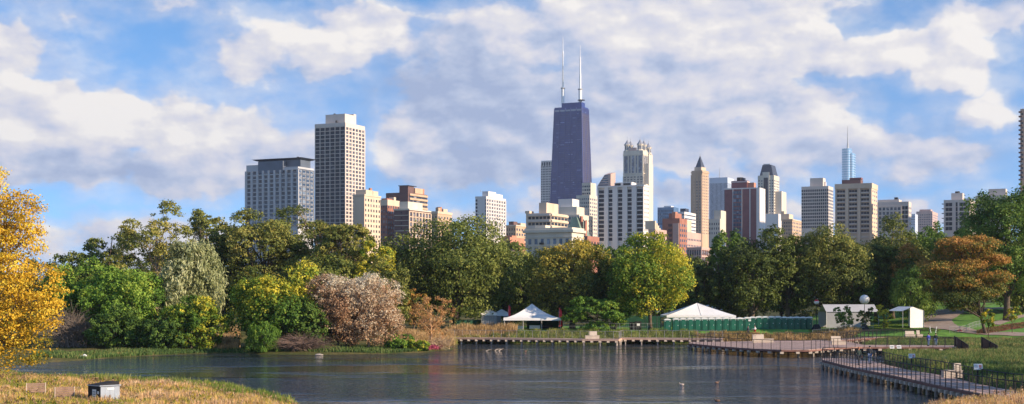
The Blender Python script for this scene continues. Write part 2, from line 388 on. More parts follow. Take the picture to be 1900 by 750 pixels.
# ------------------------------------------------------------------ buildings (each turned 25 degrees, sunlit side to the right)
WIN = glass_mat('window_glass', (.025, .03, .045), (.30, .29, .30), .2)
WINB = glass_mat('window_glass_blue', (.03, .05, .09), (.22, .28, .36), .25)
WIND = glass_mat('window_glass_dark', (.012, .013, .022), (.09, .09, .11), .12, rough=.3, spec=.35)
class Bld:
    def __init__(s, name, label, pxL, pxC, pxR, pyT, Y, wall, rot=25.0, cat='building', low=None, D=None, base=True, group=None):
        s.Y = Y; s.c, s.s = math.cos(R(rot)), math.sin(R(rot)); s.Xc = PX(pxC, Y)
        uL, uR = (pxL - 950) / F, (pxR - 950) / F
        s.W = (s.Xc - uL * Y) / (s.c + uL * s.s)
        s.D = D or (uR * Y - s.Xc) / max(.02, s.s - uR * s.c)
        s.zt = PZ(pyT, Y); s.wall = wall; s.wins = []; s.low = low if low is not None else 470
        s.root = empty(name, (s.Xc, Y, 0), -R(rot), label, cat, group)
        if base: s.body = MB().box(-s.W, 0, 0, s.D, 0, s.zt).build('wall', wall, s.root)
    def lx(s, px, ly=0.0):
        u = (px - 950) / F; return (u * (s.Y + s.c * ly) - s.Xc - s.s * ly) / (s.c + u * s.s)
    def lyr(s, px, lx=0.0):
        """how far back along the right side (at local x) the column px falls"""
        u = (px - 950) / F; Xx = s.Xc + s.c * lx; Yy = s.Y - s.s * lx
        return (u * Yy - Xx) / max(.02, s.s - u * s.c)
    def z(s, py, lx=0.0, ly=0.0): return PZ(py, s.Y - s.s * lx + s.c * ly)
    def box(s, name, m, x0, x1, y0, y1, z0, z1, parent=None):
        return MB().box(x0, x1, y0, y1, z0, z1).build(name, m, parent or s.root)
    def block(s, name, m, pxL, pxC, pyT, y0, y1=None, z0=None, pxR=None):
        """upper block whose front stands at depth y0, seen from column pxL to pxC"""
        xa, xb = s.lx(pxL, y0), s.lx(pxC, y0); zz = s.z(pyT, xb, y0)
        if y1 is None: y1 = s.lyr(pxR, xb) if pxR else y0 + (xb - xa) * .7
        z0 = s.zt if z0 is None else z0
        s.box(name, m, xa, xb, y0, y1, z0, zz); return xa, xb, y0, y1, z0, zz
    def win(s, side, nc, fh, m, a=0.0, b=1.0, top=1.0, ww=.6, wh=.55, frame=None, pier=0, span=0, x=None, off=0.0, zt=None, skip=None, gm=None, name='window', nr=None, wh_abs=None, at=None):
        """windows on a face; a and b as shares of the face's width; frame = depth of the proud grid"""
        L = s.W if side == 'f' else s.D; zt = (s.zt if zt is None else zt) - top
        zl = max(0, s.z(s.low)); n = nr or max(1, int((zt - zl) / fh))
        if at: p0, p1 = at
        elif side == 'f': p0, p1 = -L + a * L, -L + b * L
        else: p0, p1 = a * L, b * L
        cw = (p1 - p0) / nc; w, h = cw * ww, fh * wh
        for r in range(n):
            for c in range(nc):
                if skip and skip(r, c): continue
                s.wins.append((side, p0 + (c + .5) * cw, zt - (r + .5) * fh, w, h, m, off, name))
        if frame:
            g = MB(); z1 = zt - n * fh
            def put(u0, u1, z0, z2, d):
                if side == 'f': g.box(u0, u1, off - d, off + .1, z0, z2)
                else: g.box(off - .1, off + d, u0, u1, z0, z2)
            if pier:
                for c in range(nc + 1): put(p0 + c * cw - pier / 2, p0 + c * cw + pier / 2, z1, zt, frame)
            if span:
                for r in range(n + 1): put(p0 + .02, p1 - .02, zt - r * fh - span / 2, zt - r * fh + span / 2, frame * .8)
            g.build('facade_grid', gm or s.wall, s.root)
        return s
    def done(s, keep=100):
        cache = {}; W_ = sorted(s.wins, key=lambda q: -(q[3] * q[4] * (1 if q[0] == 'f' else .5)))
        def mk(q):
            side, u, z, w, h, m, off, nm = q; t = .10
            return MB().box(-w / 2, w / 2, -t, .05, -h / 2, h / 2) if side == 'f' else MB().box(-.05, t, -w / 2, w / 2, -h / 2, h / 2)
        for q in W_[:keep]:
            side, u, z, w, h, m, off, nm = q; k = (side, round(w, 3), round(h, 3), m.name)
            if k not in cache: cache[k] = mk(q).mesh('window', m)
            link(nm, cache[k], s.root, (u, off, z) if side == 'f' else (off, u, z))
        rest = W_[keep:]
        if rest:
            by = {}
            for q in rest: by.setdefault(q[5].name, []).append(q)
            big = MB(); mats = []; idx = []
            for mi, (k, qs) in enumerate(by.items()):
                mats.append(qs[0][5])
                for q in qs:
                    side, u, z, w, h, m, off, nm = q; t = .1
                    if side == 'f': big.box(u - w / 2, u + w / 2, off - t, off + .05, z - h / 2, z + h / 2)
                    else: big.box(off - .05, off + t, u - w / 2, u + w / 2, z - h / 2, z + h / 2)
                    idx += [mi] * 6
            me = big.mesh('window', mats[0])
            for m in mats[1:]: me.materials.append(m)
            me.polygons.foreach_set('material_index', idx)
            tag(link('window', me, s.root), kind='stuff')
        return s.root
    def parapet(s, m=None, h=.9, t=.5, over=.15, name='parapet'):
        g = MB(); a, b, c, d = -s.W - over, over, -over, s.D + over; z0, z1 = s.zt, s.zt + h
        g.box(a, b, c, c + t, z0, z1).box(a, b, d - t, d, z0, z1).box(a, a + t, c + t, d - t, z0, z1).box(b - t, b, c + t, d - t, z0, z1)
        g.build(name, m or s.wall, s.root)
    def antenna(s, lx, ly, z0, h, r=.25, name='mast', m=None):
        MB().tube([(lx, ly, z0), (lx, ly, z0 + h * .5), (lx, ly, z0 + h)], [r, r * .7, r * .25], 6).build(name, m or GALV, s.root)
    def pipe(s, lx, ly, z0, h, r):
        MB().lathe([(r, 0), (r, h), (r * .9, h + .2)], 10).build('roof_vent', STEEL, s.root, (lx, ly, z0))

PALE = mat('pale_concrete', (.46, .46, .48), .85, .08, .08, streak=True)
OFFW = mat('offwhite_concrete', (.60, .52, .46), .85, .07, .08, streak=True)
WHT = mat('white_painted_concrete', (.70, .66, .63), .8, .05, .08, streak=True)
TAN = mat('tan_masonry', (.52, .37, .25), .88, .1, .12, streak=True)
TANL = mat('light_tan_masonry', (.60, .48, .36), .88, .1, .12, streak=True)
CREAM = mat('cream_stone', (.60, .54, .45), .88, .1, .12, streak=True)
REDB = mat('red_brick', (.33, .15, .11), .9, .14, .2)
ORB = mat('orange_brick', (.44, .215, .145), .9, .12, .2)
BRN = mat('brown_brick', (.15, .09, .085), .9, .14, .2)
MAR = mat('maroon_brick', (.24, .105, .105), .9, .1, .2)
PINK = mat('pink_stone', (.52, .36, .31), .88, .1, .12, streak=True)
GREYM = mat('grey_metal_panel', (.13, .155, .20), .5, .12, .1, metal=.2)
DKM = mat('dark_roof_metal', (.06, .07, .10), .5, .12, .2, metal=.2)
HAN = mat('dark_bronze_cladding', (.018, .038, .20), .5, .12, .05, metal=.0, spec=.4)
VERD = mat('green_copper_roof', (.16, .23, .19), .7, .15, .3)
BLUEG = mat('blue_curtain_wall', (.10, .18, .30), .18, .15, .06, metal=.35, spec=.8)
PBLUE = mat('pale_blue_curtain_wall', (.26, .44, .60), .15, .12, .03, metal=.35, spec=.8)

# 1 grey slab with flared roof deck
b = Bld('apartment_building', 'broad grey apartment slab with a flared dark metal roof deck, leftmost on the skyline', 457, 553, 582, 309, 900, PALE, low=420)
b.win('f', 9, 2.85, WIN, ww=.56, wh=.72, frame=.7, pier=1.5, span=.55, top=1.8)
b.win('s', 4, 2.85, WINB, ww=.7, wh=.62, frame=.4, pier=.5, span=.5, top=1.5, gm=GREYM)
xa, xb, y0, y1 = -b.W * .83, -b.W * .02, b.D * .22, b.D * .86
z0 = b.zt; b.box('roof_deck_wall', GREYM, xa, xb, y0, y1, z0, z0 + 5.2)
b.box('roof_screen', GREYM, -b.W * .76, -b.W * .28, -.6, 3, z0 - 3.5, z0 + 4.2)
b.block('corner_wall', PALE, 457, 482, 306, .2, 5)
MB().frust((xa - 1.2, xb + 1.0, y0 - 1.2, y1 + 1), (xa - 3.4, xb + 3.2, y0 - 3.5, y1 + 3), z0 + 5.2, z0 + 6.1).build('flared_roof', DKM, b.root)
b.pipe(-b.W * .12, b.D * .4, z0 + 6.1, 1.0, .9); b.done()
# 2 tall dark-windowed grid tower
b = Bld('apartment_tower', 'tall square tower with a white grid of large dark windows, beside the grey slab', 585, 640.5, 676, 228, 1000, OFFW, low=425)
b.win('f', 6, 2.82, WIND, ww=.86, wh=.84, frame=.35, pier=.5, span=.40, top=2.6)
b.win('s', 6, 2.82, WIN, ww=.60, wh=.62, frame=.45, pier=1.25, span=.85, top=2.6)
b.box('parapet', OFFW, -b.W - .3, .3, -.3, b.D + .3, b.zt - 2.2, b.zt + .3)
a = b.block('penthouse', OFFW, 604, 640, 211, 4.5, b.D * .62)
b.box('chimney', OFFW, a[1] - 5, a[1], a[3], a[3] + 3.5, b.zt, a[5] + 1.2)
b.pipe(-b.W * .35, 2.5, b.zt, 2.2, .8); b.pipe(a[0] + 6, a[2] + 3, a[5], .8, .8); b.done()
# 3 tan tower behind it
b = Bld('apartment_building', 'sunlit tan masonry apartment house with stepped roof, right of the grid tower', 655, 676, 706, 361, 820, TANL, low=465)
b.win('s', 6, 3.1, WIN, ww=.42, wh=.5, top=1.6)
b.box('cornice', TANL, -b.W - .3, .3, -.3, b.D + .3, b.zt - .8, b.zt + .2)
a = b.block('roof_house', TANL, 660, 679, 352, 3, 11); b.box('roof_house', TANL, -b.W * .4, -1, 12, 18, b.zt, b.zt + 3)
b.box('chimney', ORB, -b.W * .3, -b.W * .15, 9, 11, b.zt, b.zt + 4.6); b.done()
# 4 red brick
b = Bld('apartment_building', 'red brick apartment house with shaded flank and cream trimmed roof, left of the banded block', 706, 719, 741, 371, 780, REDB, low=470)
b.win('f', 3, 3.0, WIN, ww=.4, wh=.5, top=2); b.win('s', 5, 3.0, WIN, ww=.4, wh=.5, top=2.4)
b.box('upper_wall', TANL, -b.W - .1, .15, -.15, b.D + .1, b.zt - 3.2, b.zt + .2)
b.block('roof_house', TANL, 722, 731, 366, b.D * .6); b.block('roof_house', REDB, 708, 718, 368, 2, 8); b.done()
# 5 dark brown banded
b = Bld('apartment_building', 'dark brown brick tower with sunlit banded balconies and a stepped brown penthouse', 716, 757, 793, 357, 1000, BRN, low=455)
b.win('s', 1, 3.1, WIN, a=.06, b=.98, ww=1.0, wh=.42, frame=1.0, span=1.5, top=1.4, gm=TAN, name='window_band')
b.win('f', 3, 3.1, WIND, a=.3, b=.6, ww=.5, wh=.45, top=2.5, nr=1)
a = b.block('penthouse', BRN, 741, 757, 345, 5, 14); b.box('penthouse', TAN, a[1] - 3, a[1] + 1, a[3], a[3] + 12, b.zt, a[5] - 1)
b.box('roof_slab', DKM, a[0] - .6, a[1] + .8, a[2] - .6, a[3] + 3, a[5], a[5] + .5)
b.box('chimney', ORB, a[1] - 6, a[1] - 1, a[3] + 12, a[3] + 18, b.zt, a[5] - .5); b.done()
# 6 purple-brown framed
b = Bld('apartment_building', 'purple brown block with pale floor lines and cream penthouse, before the dark brown tower', 731, 759, 799, 389, 760, BRN, low=470)
b.win('f', 1, 2.9, WIND, a=.04, b=.96, ww=.1, wh=.3, frame=.25, span=.28, top=.2, gm=CREAM, name='window_band')
b.win('s', 7, 2.9, WIN, ww=.5, wh=.55, frame=.4, pier=.9, span=.4, top=1, gm=TANL)
b.box('parapet', CREAM, -b.W - .3, .3, -.3, b.D + .3, b.zt - .2, b.zt + .6)
a = b.block('penthouse', CREAM, 741, 757, 374, 5, 22); b.done()
# 7
b = Bld('apartment_building', 'small tan masonry house top with roof turrets, just left of the big dark oak', 799, 812, 838, 392, 900, TAN, low=445)
b.win('s', 5, 3.2, WIN, ww=.42, wh=.45, top=2.4); b.win('f', 2, 3.2, WIN, ww=.4, wh=.45, top=2.4)
b.box('cornice', TANL, -b.W - .3, .4, -.4, b.D + .3, b.zt - 1.6, b.zt)
b.box('turret', TAN, -b.W * .6, -b.W * .2, 3, 7, b.zt, b.zt + 2.6); b.box('turret', TANL, -5, -1, b.D * .5, b.D * .5 + 6, b.zt, b.zt + 2.2); b.box('turret', ORB, -4, -1, b.D * .3, b.D * .3 + 2, b.zt, b.zt + 3.2); b.done()
# 8 white mid tower
b = Bld('apartment_tower', 'slim white tower standing alone right of the oak with dark window columns', 882, 902, 938, 365, 1150, WHT, low=445)
b.win('f', 1, 3.0, WIND, a=.02, b=.2, ww=.9, wh=.6, top=1.5, name='window_band')
b.win('f', 1, 3.0, WIND, a=.9, b=.99, ww=.9, wh=.6, top=1.5, name='window_band')
b.win('s', 8, 3.0, WIN, ww=.5, wh=.62, frame=.45, pier=1.0, span=.4, top=1.5)
a = b.block('penthouse', WHT, 895, 906, 355, 3, 18); b.box('penthouse', WHT, -8, -1, b.D * .55, b.D * .9, b.zt, b.zt + 3.8)
b.antenna(-8, 6, a[5], 2.2); b.box('parapet', WHT, -b.W - .2, .2, -.2, b.D + .2, b.zt - 1, b.zt + .4); b.done()
# 9 brown old
b = Bld('apartment_building', 'weathered tan building with a cluttered stepped roof behind the orange brick block', 939, 957, 976, 418, 900, TAN, low=480)
b.win('f', 4, 3.2, WIN, ww=.5, wh=.5, top=1.2); b.win('s', 4, 3.2, WIN, ww=.5, wh=.5, top=1.2)
b.box('cornice', CREAM, -b.W - .4, .4, -.4, b.D + .3, b.zt - .5, b.zt + .2)
b.block('roof_house', BRN, 944, 953, 411, 3, 9); b.box('roof_house', TANL, -6, -1, 10, 18, b.zt, b.zt + 2.0); b.antenna(-8, 5, b.zt + 2.5, 1.6); b.done()
# 10 orange-red
b = Bld('brick_house', 'orange red brick block with plain walls, low between the oak and the classical building', 930, 946, 973, 440, 620, ORB, low=492)
b.box('lower_wing', ORB, -b.W * .7, b.D * .15, 4, b.D * 1.2, 0, b.zt - 2.2)
b.box('ground_storeys', CREAM, -b.W * .4, b.D * .25, -6, 2, 0, b.zt - 6.5)
b.win('f', 3, 3.0, WIND, ww=.25, wh=.35, top=2.5, a=.1, b=.9); b.block('roof_house', ORB, 937, 950, 437, 3, 8); b.done()
# 12 tan stepped concrete behind
b = Bld('apartment_building', 'tan concrete block with long balcony bands and a plain tower house on its roof', 976, 1022, 1053, 395, 760, TANL, low=432)
b.win('f', 6, 3.35, WIND, a=.08, b=.98, ww=.72, wh=.42, frame=.9, span=1.2, top=1.0, gm=OFFW)
b.win('s', 5, 3.35, WIND, ww=.8, wh=.42, frame=.9, span=1.2, top=1.0, gm=TANL)
a = b.block('roof_tower', TANL, 1000, 1014, 376, 3, 20, z0=b.zt - .2); b.box('roof_tower', TANL, -b.W - .6, -b.W * .86, 0, 6, b.zt, b.zt + 1.4); b.done()
# 11 classical cream
b = Bld('classical_building', 'cream classical building with heavy cornice and tall windows, low before the stepped blocks', 975, 1061, 1083, 424, 560, CREAM, low=500)
b.win('f', 7, 3.6, WINB, ww=.45, wh=.62, top=3.4, a=.03, b=.97); b.win('s', 3, 3.6, WINB, ww=.42, wh=.62, top=3.4)
b.box('cornice', CREAM, -b.W - .9, .9, -.9, b.D + .6, b.zt - 1.5, b.zt - .4); b.box('parapet', CREAM, -b.W - .2, .2, -.2, b.D + .2, b.zt - .4, b.zt + .5)
for r in range(3): b.box('string_course', CREAM, -b.W - .35, .35, -.35, b.D, b.zt - 3.6 - r * 3.6, b.zt - 3.3 - r * 3.6)
for c in range(7):
    if c in (2, 6): 
        for r in range(3): b.box('balcony', STEEL, -b.W + (c + .08 + .25) * b.W / 7.2, -b.W + (c + .92) * b.W / 7.2, -1.1, -.35, b.zt - 6.4 - 3.6 * r, b.zt - 5.6 - 3.6 * r)
b.block('roof_house', CREAM, 993, 1012, 418, 4, 9); b.done()
# 13 pale greenish midrise
b = Bld('apartment_building', 'cream midrise with glazed upper storeys and white penthouse, just below the dark tapering skyscraper', 1035, 1075, 1100, 398, 900, CREAM, low=455)
b.win('f', 8, 3.2, WINB, ww=.75, wh=.5, frame=.4, span=.7, pier=.5, top=.8); b.win('s', 5, 3.2, WIN, ww=.3, wh=.4, top=2)
b.box('upper_storeys', CREAM, -b.W * .98, -b.W * .2, 3, b.D, b.zt, b.z(384, -10, 3)); a = b.block('penthouse', WHT, 1036, 1062, 369, 5, 18, z0=b.zt)
b.pipe(-6, 6, b.zt, 2.6, 2.2); b.box('roof_house', BRN, -9, -4, 9, 14, b.zt, b.zt + 3); b.done()
# 14 stepped cream tower
b = Bld('apartment_tower', 'cream stepped tower with a windowed upper block, against the foot of the dark tapering skyscraper', 1069, 1094, 1111, 362, 1300, CREAM, low=445)
b.win('f', 7, 3.6, WIN, ww=.5, wh=.5, top=2); b.win('s', 5, 3.6, WIN, ww=.5, wh=.5, top=2)
a = b.block('upper_tower', CREAM, 1080, 1096, 339, 4, 18, z0=b.zt)
b.wins += [('f', a[0] + (c + .5) * (a[1] - a[0]) / 4, b.zt + 1.8 + r * 3.4, 1.7, 1.7, WIN, 4.0, 'window') for c in range(4) for r in range(3)]
b.done()
# 15 green mansard church house
b = Bld('brick_house', 'red brick house with a steep green copper gabled roof, right of the classical building', 1052, 1090, 1112, 438, 600, REDB, low=462)
MB().add([(-b.W, 0, b.zt), (-b.W * .25, 0, b.zt), (-b.W * .25, 10, b.zt), (-b.W, 10, b.zt), (-b.W * .85, 2, b.zt + 8.5), (-b.W * .6, 2, b.zt + 8.5), (-b.W * .6, 8, b.zt + 8.5), (-b.W * .85, 8, b.zt + 8.5)],
         [(0, 3, 2, 1), (4, 5, 6, 7), (0, 1, 5, 4), (1, 2, 6, 5), (2, 3, 7, 6), (3, 0, 4, 7)]).build('mansard_roof', VERD, b.root)
b.box('chimney', REDB, -b.W * .5, -b.W * .42, 3, 5, b.zt, b.zt + 9); b.box('chimney', REDB, -b.W * .3, -b.W * .22, 3, 5, b.zt, b.zt + 7)
b.win('f', 8, 3.2, WIN, ww=.4, wh=.5, top=1.5); b.win('s', 4, 3.2, WIN, ww=.4, wh=.5, top=1.5); b.done()

# 16 the tapering dark skyscraper with twin masts
Y = 2350; b = Bld('skyscraper', 'tallest tapering dark skyscraper with two white masts, towering at the centre', 1029, 1079.5, 1091.5, 197, Y, HAN, base=False, cat='skyscraper')
W0, D0_, zt = b.W, b.D, b.zt
def flare(z): return 0.15 * (zt - z) / zt * 0 + (zt - z) * .036
def ring(z):
    e = flare(z); return (-W0 - e, e * .75, -e * .75, D0_ + e)
r0, r1 = ring(0), (-W0, 0, 0, D0_)
MB().frust(r0, r1, 0, zt).build('wall', HAN, b.root)
FR = mat('skyscraper_frame', (.018, .040, .18), .5, .1, .05, spec=.3)
g = MB()
def fpt(u, z, d=.5):   # front face, u across 0..1
    q = ring(z); return Vector((q[0] + (q[1] - q[0]) * u, q[2] - d, z))
def spt(u, z, d=.5):
    q = ring(z); return Vector((q[1] + d, q[2] + (q[3] - q[2]) * u, z))
zs = [30, 90, 150, 208, 262, zt - 14]
for fn in (fpt, spt):
    for k in range(6): g.tube([fn(k / 5, 0), fn(k / 5, zt - 2)], [1.1, .8], 4)
    for a_, c_ in zip(zs[:-1], zs[1:]):
        g.tube([fn(0, a_, .2), fn(1, c_, .2)], .5, 4); g.tube([fn(1, a_, .2), fn(0, c_, .2)], .5, 4)
        g.tube([fn(0, c_, .2), fn(1, c_, .2)], .4, 4)
g.build('braced_frame', FR, b.root)
SWIN = glass_mat('skyscraper_window', (.015, .03, .13), (.16, .22, .48), .10, cell=7, rough=.3)
SSP = mat('skyscraper_side_sunlit_tint', (.11, .09, .11), .5, .1, .1, metal=.3)  # sunlit look of the right side put into a paler, browner colour
nb = 0
for k in range(96):     # window bands, one storey each
    z = zt - 10 - k * 3.5
    if z < 95: break
    p, q = fpt(.01, z, .12), fpt(.99, z, .12); m_ = MB().add([p, q, fpt(.99, z + 1.6, .12), fpt(.01, z + 1.6, .12)], [(0, 1, 2, 3)])
    m_.add([spt(.02, z, .12), spt(.98, z, .12), spt(.98, z + 1.6, .12), spt(.02, z + 1.6, .12)], [(0, 1, 2, 3)])
    m_.build('window_band', SWIN, b.root)
g = MB()
for k in range(70):
    z = zt - 12 - k * 3.5
    if z < 95: break
    g.tube([spt(0, z, .4), spt(1, z, .4)], .45, 4)
for k in range(1, 15): g.tube([spt(k / 15, 60, .4), spt(k / 15, zt - 12, .4)], .3, 4)
g.build('side_frame', SSP, b.root)
CROWN = mat('crown_band', (.30, .34, .42), .4, .05, .1)
b.box('crown_band', CROWN, -W0 + 1, -1, -.5, .2, zt - 7.5, zt - 4.5)
b.box('penthouse', HAN, -W0 * .78, -W0 * .05, 5, D0_ * .7, zt, b.z(190, -10, 5))
zp = b.z(190, -10, 5)
for px, pt, th in ((1044.5, 69, 3.1), (1076.5, 84, 3.1)):
    x = b.lx(px, 14); zt2 = b.z(pt, x, 14); s_ = zt2 - zp
    o = MB().lathe([(3.0, 0), (3.0, s_ * .22), (1.9, s_ * .24), (1.7, s_ * .5), (1.3, s_ * .52), (1.1, s_ * .78), (.55, s_ * .8), (.35, s_ * .96), (.2, s_)], 10).build('mast', WHITE, b.root, (x, 14, zp))
    MB().lathe([(3.6, 0), (4.2, .8), (4.2, 1.6), (3.0, 2.4)], 10).build('mast_platform', GALV, o, (0, 0, s_ * .225))
x = b.lx(1079, 10); MB().lathe([(.6, 0), (.6, 3), (6.5, 3.4), (6.5, 4.4), (1, 5)], 14).build('dish_platform', STEEL, b.root, (x, 9, zp))
b.done()
# 17
b = Bld('office_tower', 'narrow white gridded tower half hidden behind the left edge of the dark tapering skyscraper', 1004, 1040, 1046, 297, 2500, WHT, low=405, cat='skyscraper')
b.win('f', 13, 4.6, WIND, ww=.55, wh=.55, frame=.5, pier=1.1, span=1.6, top=9, a=.0, b=1)
b.win('f', 8, 9, WIND, ww=.6, wh=.8, top=2, nr=1, off=-.3); b.done()
# 18 slanted roof
b = Bld('office_tower', 'pinkish tower with a slanted dark glass roof face, left of the turreted stone tower', 1108, 1133, 1142, 345, 1900, PINK, low=380, cat='skyscraper')
z0 = b.zt; z1 = b.z(324); z2 = b.z(320, 0, 15)
MB().add([(-b.W, 0, z0), (0, 0, z0), (0, b.D, z0), (-b.W, b.D, z0), (-b.W * .45, 0, z1), (0, 0, z1 + 1), (0, b.D, z2), (-b.W * .45, b.D, z2)],
         [(0, 3, 2, 1), (4, 5, 6, 7), (0, 1, 5, 4), (1, 2, 6, 5), (2, 3, 7, 6), (3, 0, 4, 7)]).build('slanted_roof', PINK, b.root)
for k in range(5):
    t0, t1 = k / 5 + .03, (k + 1) / 5 - .05; zz0, zz1 = z0 + (z1 - z0) * t0, z0 + (z1 - z0) * t1
    MB().add([(-b.W + b.W * .55 * t0 + .6, -.3, zz0), (-3.5, -.3, zz0), (-3.5, -.3, zz1), (-b.W + b.W * .55 * t1 + .6, -.3, zz1)], [(0, 1, 2, 3)]).build('window_band', WINB, b.root)
b.done()
# 19 four turrets
b = Bld('office_tower', 'pale stone tower crowned by four pointed lantern turrets, right of the dark tapering skyscraper', 1156.5, 1193, 1202, 279, 2150, CREAM, low=350, cat='skyscraper')
zt = b.zt; W_, D_ = b.W, b.D
ROOFT = mat('turret_roof', (.40, .40, .42), .4, .08, .2, metal=.4)
b.win('f', 6, 3.9, WIN, ww=.55, wh=.5, frame=.6, pier=1.5, span=1.0, top=40)
for k, (a_, c_) in enumerate(((.05, .22), (.3, .36), (.44, .56), (.64, .7), (.78, .95))):
    b.box('window_column', WINB, -W_ + a_ * W_, -W_ + c_ * W_, -.35, .1, zt - 37, zt - 8)
for k in range(5): b.box('side_window_column', WIN, -.1, .3, D_ * (.08 + .18 * k), D_ * (.18 + .18 * k), zt - 60, zt - 8)
b.box('setback_wing', CREAM, -W_ - .2, D_ * .32, D_ * .3, D_ * 1.2, 0, b.z(303)); b.box('setback_base', CREAM, -W_ * .6, W_ * .18, -4, D_, 0, b.z(342))
for k in range(3): b.box('cornice_band', CREAM, -W_ - .6, .6, -.6, D_ + .4, zt - 7 - 30 * k, zt - 5.4 - 30 * k)
tw = W_ * .27
def turret(x, y, z, w):
    o = MB().lathe([(w * .62, 0), (w * .62, 1.5), (w * .5, 1.8), (w * .5, 9), (w * .62, 9.3), (w * .62, 10.6)], 8).build('turret', CREAM, b.root, (x, y, z))
    MB().lathe([(w * .64, 10.6), (w * .32, 14), (w * .12, 17), (.25, 18.6), (.2, 23)], 8).build('turret_roof', ROOFT, o)
    for k in range(8):
        a = math.pi / 8 * (2 * k + 1); r = w * .5 * .93
        MB().box(-w * .11, w * .11, -.2, .25, 2.6, 8).build('lantern_window', WINB, o, (r * math.sin(a), -r * math.cos(a), 0), (0, 0, a))
turret(-W_ + tw * .55, tw * .6, zt, tw); turret(-tw * .75, tw * .6, zt, tw); turret(-tw * .6, D_ - tw * .3, zt, tw * .95); turret(-W_ + tw * .55, D_ - tw * .3, zt, tw * .95)
b.box('crown_arcade', PINK, -W_ * .72, -W_ * .36, .5, 4, zt, zt + 5)
b.box('corner_tower', CREAM, b.lx(1199, D_ + 4), b.lx(1204, D_ + 4), D_ + 4, b.lyr(1211, b.lx(1204, D_ + 4)), 0, zt - 3)
xq = b.lx(1202.5, D_ + 9); turret(xq, D_ + 11, zt - 3, tw * .98)
b.done()
# 20 white front tower with dark window columns
b = Bld('apartment_tower', 'white apartment block with five broad columns of dark windows, in front of the turreted tower', 1110, 1195, 1204, 345, 900, WHT, low=450)
b.win('f', 1, 2.9, WIND, a=.015, b=.14, ww=.98, wh=.72, top=1.6, name='window'); b.win('f', 1, 2.9, WIND, a=.235, b=.325, ww=.98, wh=.72, top=1.6)
b.win('f', 1, 2.9, WIND, a=.44, b=.54, ww=.98, wh=.72, top=1.6); b.win('f', 1, 2.9, WIND, a=.65, b=.745, ww=.98, wh=.72, top=1.6)
b.win('f', 1, 2.9, WIND, a=.85, b=.985, ww=.98, wh=.72, top=1.6); b.win('s', 4, 2.9, WIN, ww=.3, wh=.4, top=1.6)
g = MB()
for a_, c_ in ((-.005, .013), (.142, .232), (.327, .437), (.542, .648), (.747, .848), (.987, 1.0)): g.box(-b.W + a_ * b.W, -b.W + c_ * b.W, -1.3, 0, 0, b.zt)
g.build('pier', WHT, b.root)
g = MB(); 
for k in range(1, 16): g.box(-b.W + .3, -.3, -.7, 0, b.zt - 1.6 - k * 2.9 - .2, b.zt - 1.6 - k * 2.9 + .35)
g.build('balcony_slab', WHT, b.root)
b.box('parapet', WHT, -b.W - .3, .4, -1.5, b.D + .3, b.zt - .4, b.zt + .7)
a = b.block('penthouse', WHT, 1140, 1172, 338, 3, 12); b.box('louvre', STEEL, a[0] + .6, a[0] + 4.5, 2.6, 3, b.zt + .9, a[5] - .6); b.box('louvre', STEEL, a[0] + 6.5, a[1] - .8, 2.6, 3, b.zt + .9, a[5] - .6); b.done()
# 21 stepped brick
b = Bld('brick_house', 'pinkish house with stepped parapet running down right of the five columned white block', 1203, 1216, 1237, 425, 760, PINK, low=470)
b.win('s', 7, 3, WIND, ww=.4, wh=.5, top=1.6); b.win('f', 3, 3, WIND, ww=.4, wh=.5, top=1.6)
for k in range(4): b.box('gable_step', TANL, -6, -.2, k * b.D / 8, (k + 1) * b.D / 8 - .4, b.zt, b.zt + 4.6 - k * 1.25)
b.done()
# 22 blue glass
b = Bld('office_building', 'low blue glass office block, behind the red brick towers', 1220, 1250, 1259, 386, 1500, BLUEG, low=420)
b.win('f', 9, 3.6, WINB, ww=.8, wh=.6, top=1.2); b.box('parapet', BLUEG, -b.W, 0, 0, b.D, b.zt, b.zt + 1); b.block('roof_house', WHT, 1232, 1245, 382, 3, 12); b.done()
# 23 white striped
b = Bld('office_building', 'white office block with fine floor lines and dark roof plant, behind the red brick tower', 1258, 1270, 1291, 393, 1150, WHT, low=430)
b.win('s', 1, 3.1, WIN, a=.03, b=.97, ww=1, wh=.35, top=1, name='window_band'); b.win('f', 1, 3.1, WIN, a=.05, b=.95, ww=1, wh=.35, top=1, name='window_band')
b.block('roof_plant', DKM, 1262, 1272, 387, 3, 12); b.done()
# 24 red brick
b = Bld('apartment_tower', 'red brick tower with stepped top and pale front panel, left of the pyramid roofed tower', 1229, 1261, 1275, 405, 800, REDB, low=490)
b.win('s', 4, 3.0, WIN, ww=.5, wh=.5, top=2.5); b.win('f', 4, 3.0, WIND, ww=.55, wh=.55, top=2.5, a=.34, b=.56)
b.box('front_panel', PINK, -b.W * .38, -.4, -.6, 0, 0, b.zt - 3); b.box('upper_block', REDB, -b.W * .75, -3, 4, b.D * .9, b.zt, b.z(396, -5, 4)); b.box('roof_house', ORB, -b.W * .5, -b.W * .3, 2, 6, b.zt, b.zt + 4); b.done()
# 25
b = Bld('office_building', 'low pink stone podium block with a long lit flank, right of the red brick tower', 1262, 1275, 1301, 430, 900, PINK, low=470)
b.win('s', 9, 4, WIN, ww=.5, wh=.3, top=3); b.box('roof_house', TANL, -b.W, -2, 2, b.D * .5, b.zt, b.zt + 8); b.done()
# 26
b = Bld('brick_house', 'brown brick house with patterned white trimmed windows, low beside the poplar', 1275, 1301, 1320, 460, 560, BRN, low=500)
b.win('f', 6, 2.9, WIN, ww=.5, wh=.4, frame=.3, pier=.3, span=.7, top=.5, gm=PINK); b.win('s', 5, 2.9, WIN, ww=.5, wh=.4, frame=.3, pier=.3, span=.7, top=.5, gm=PINK)
b.box('cornice', PINK, -b.W - .3, .3, -.3, b.D, b.zt - .3, b.zt + .3); b.done()
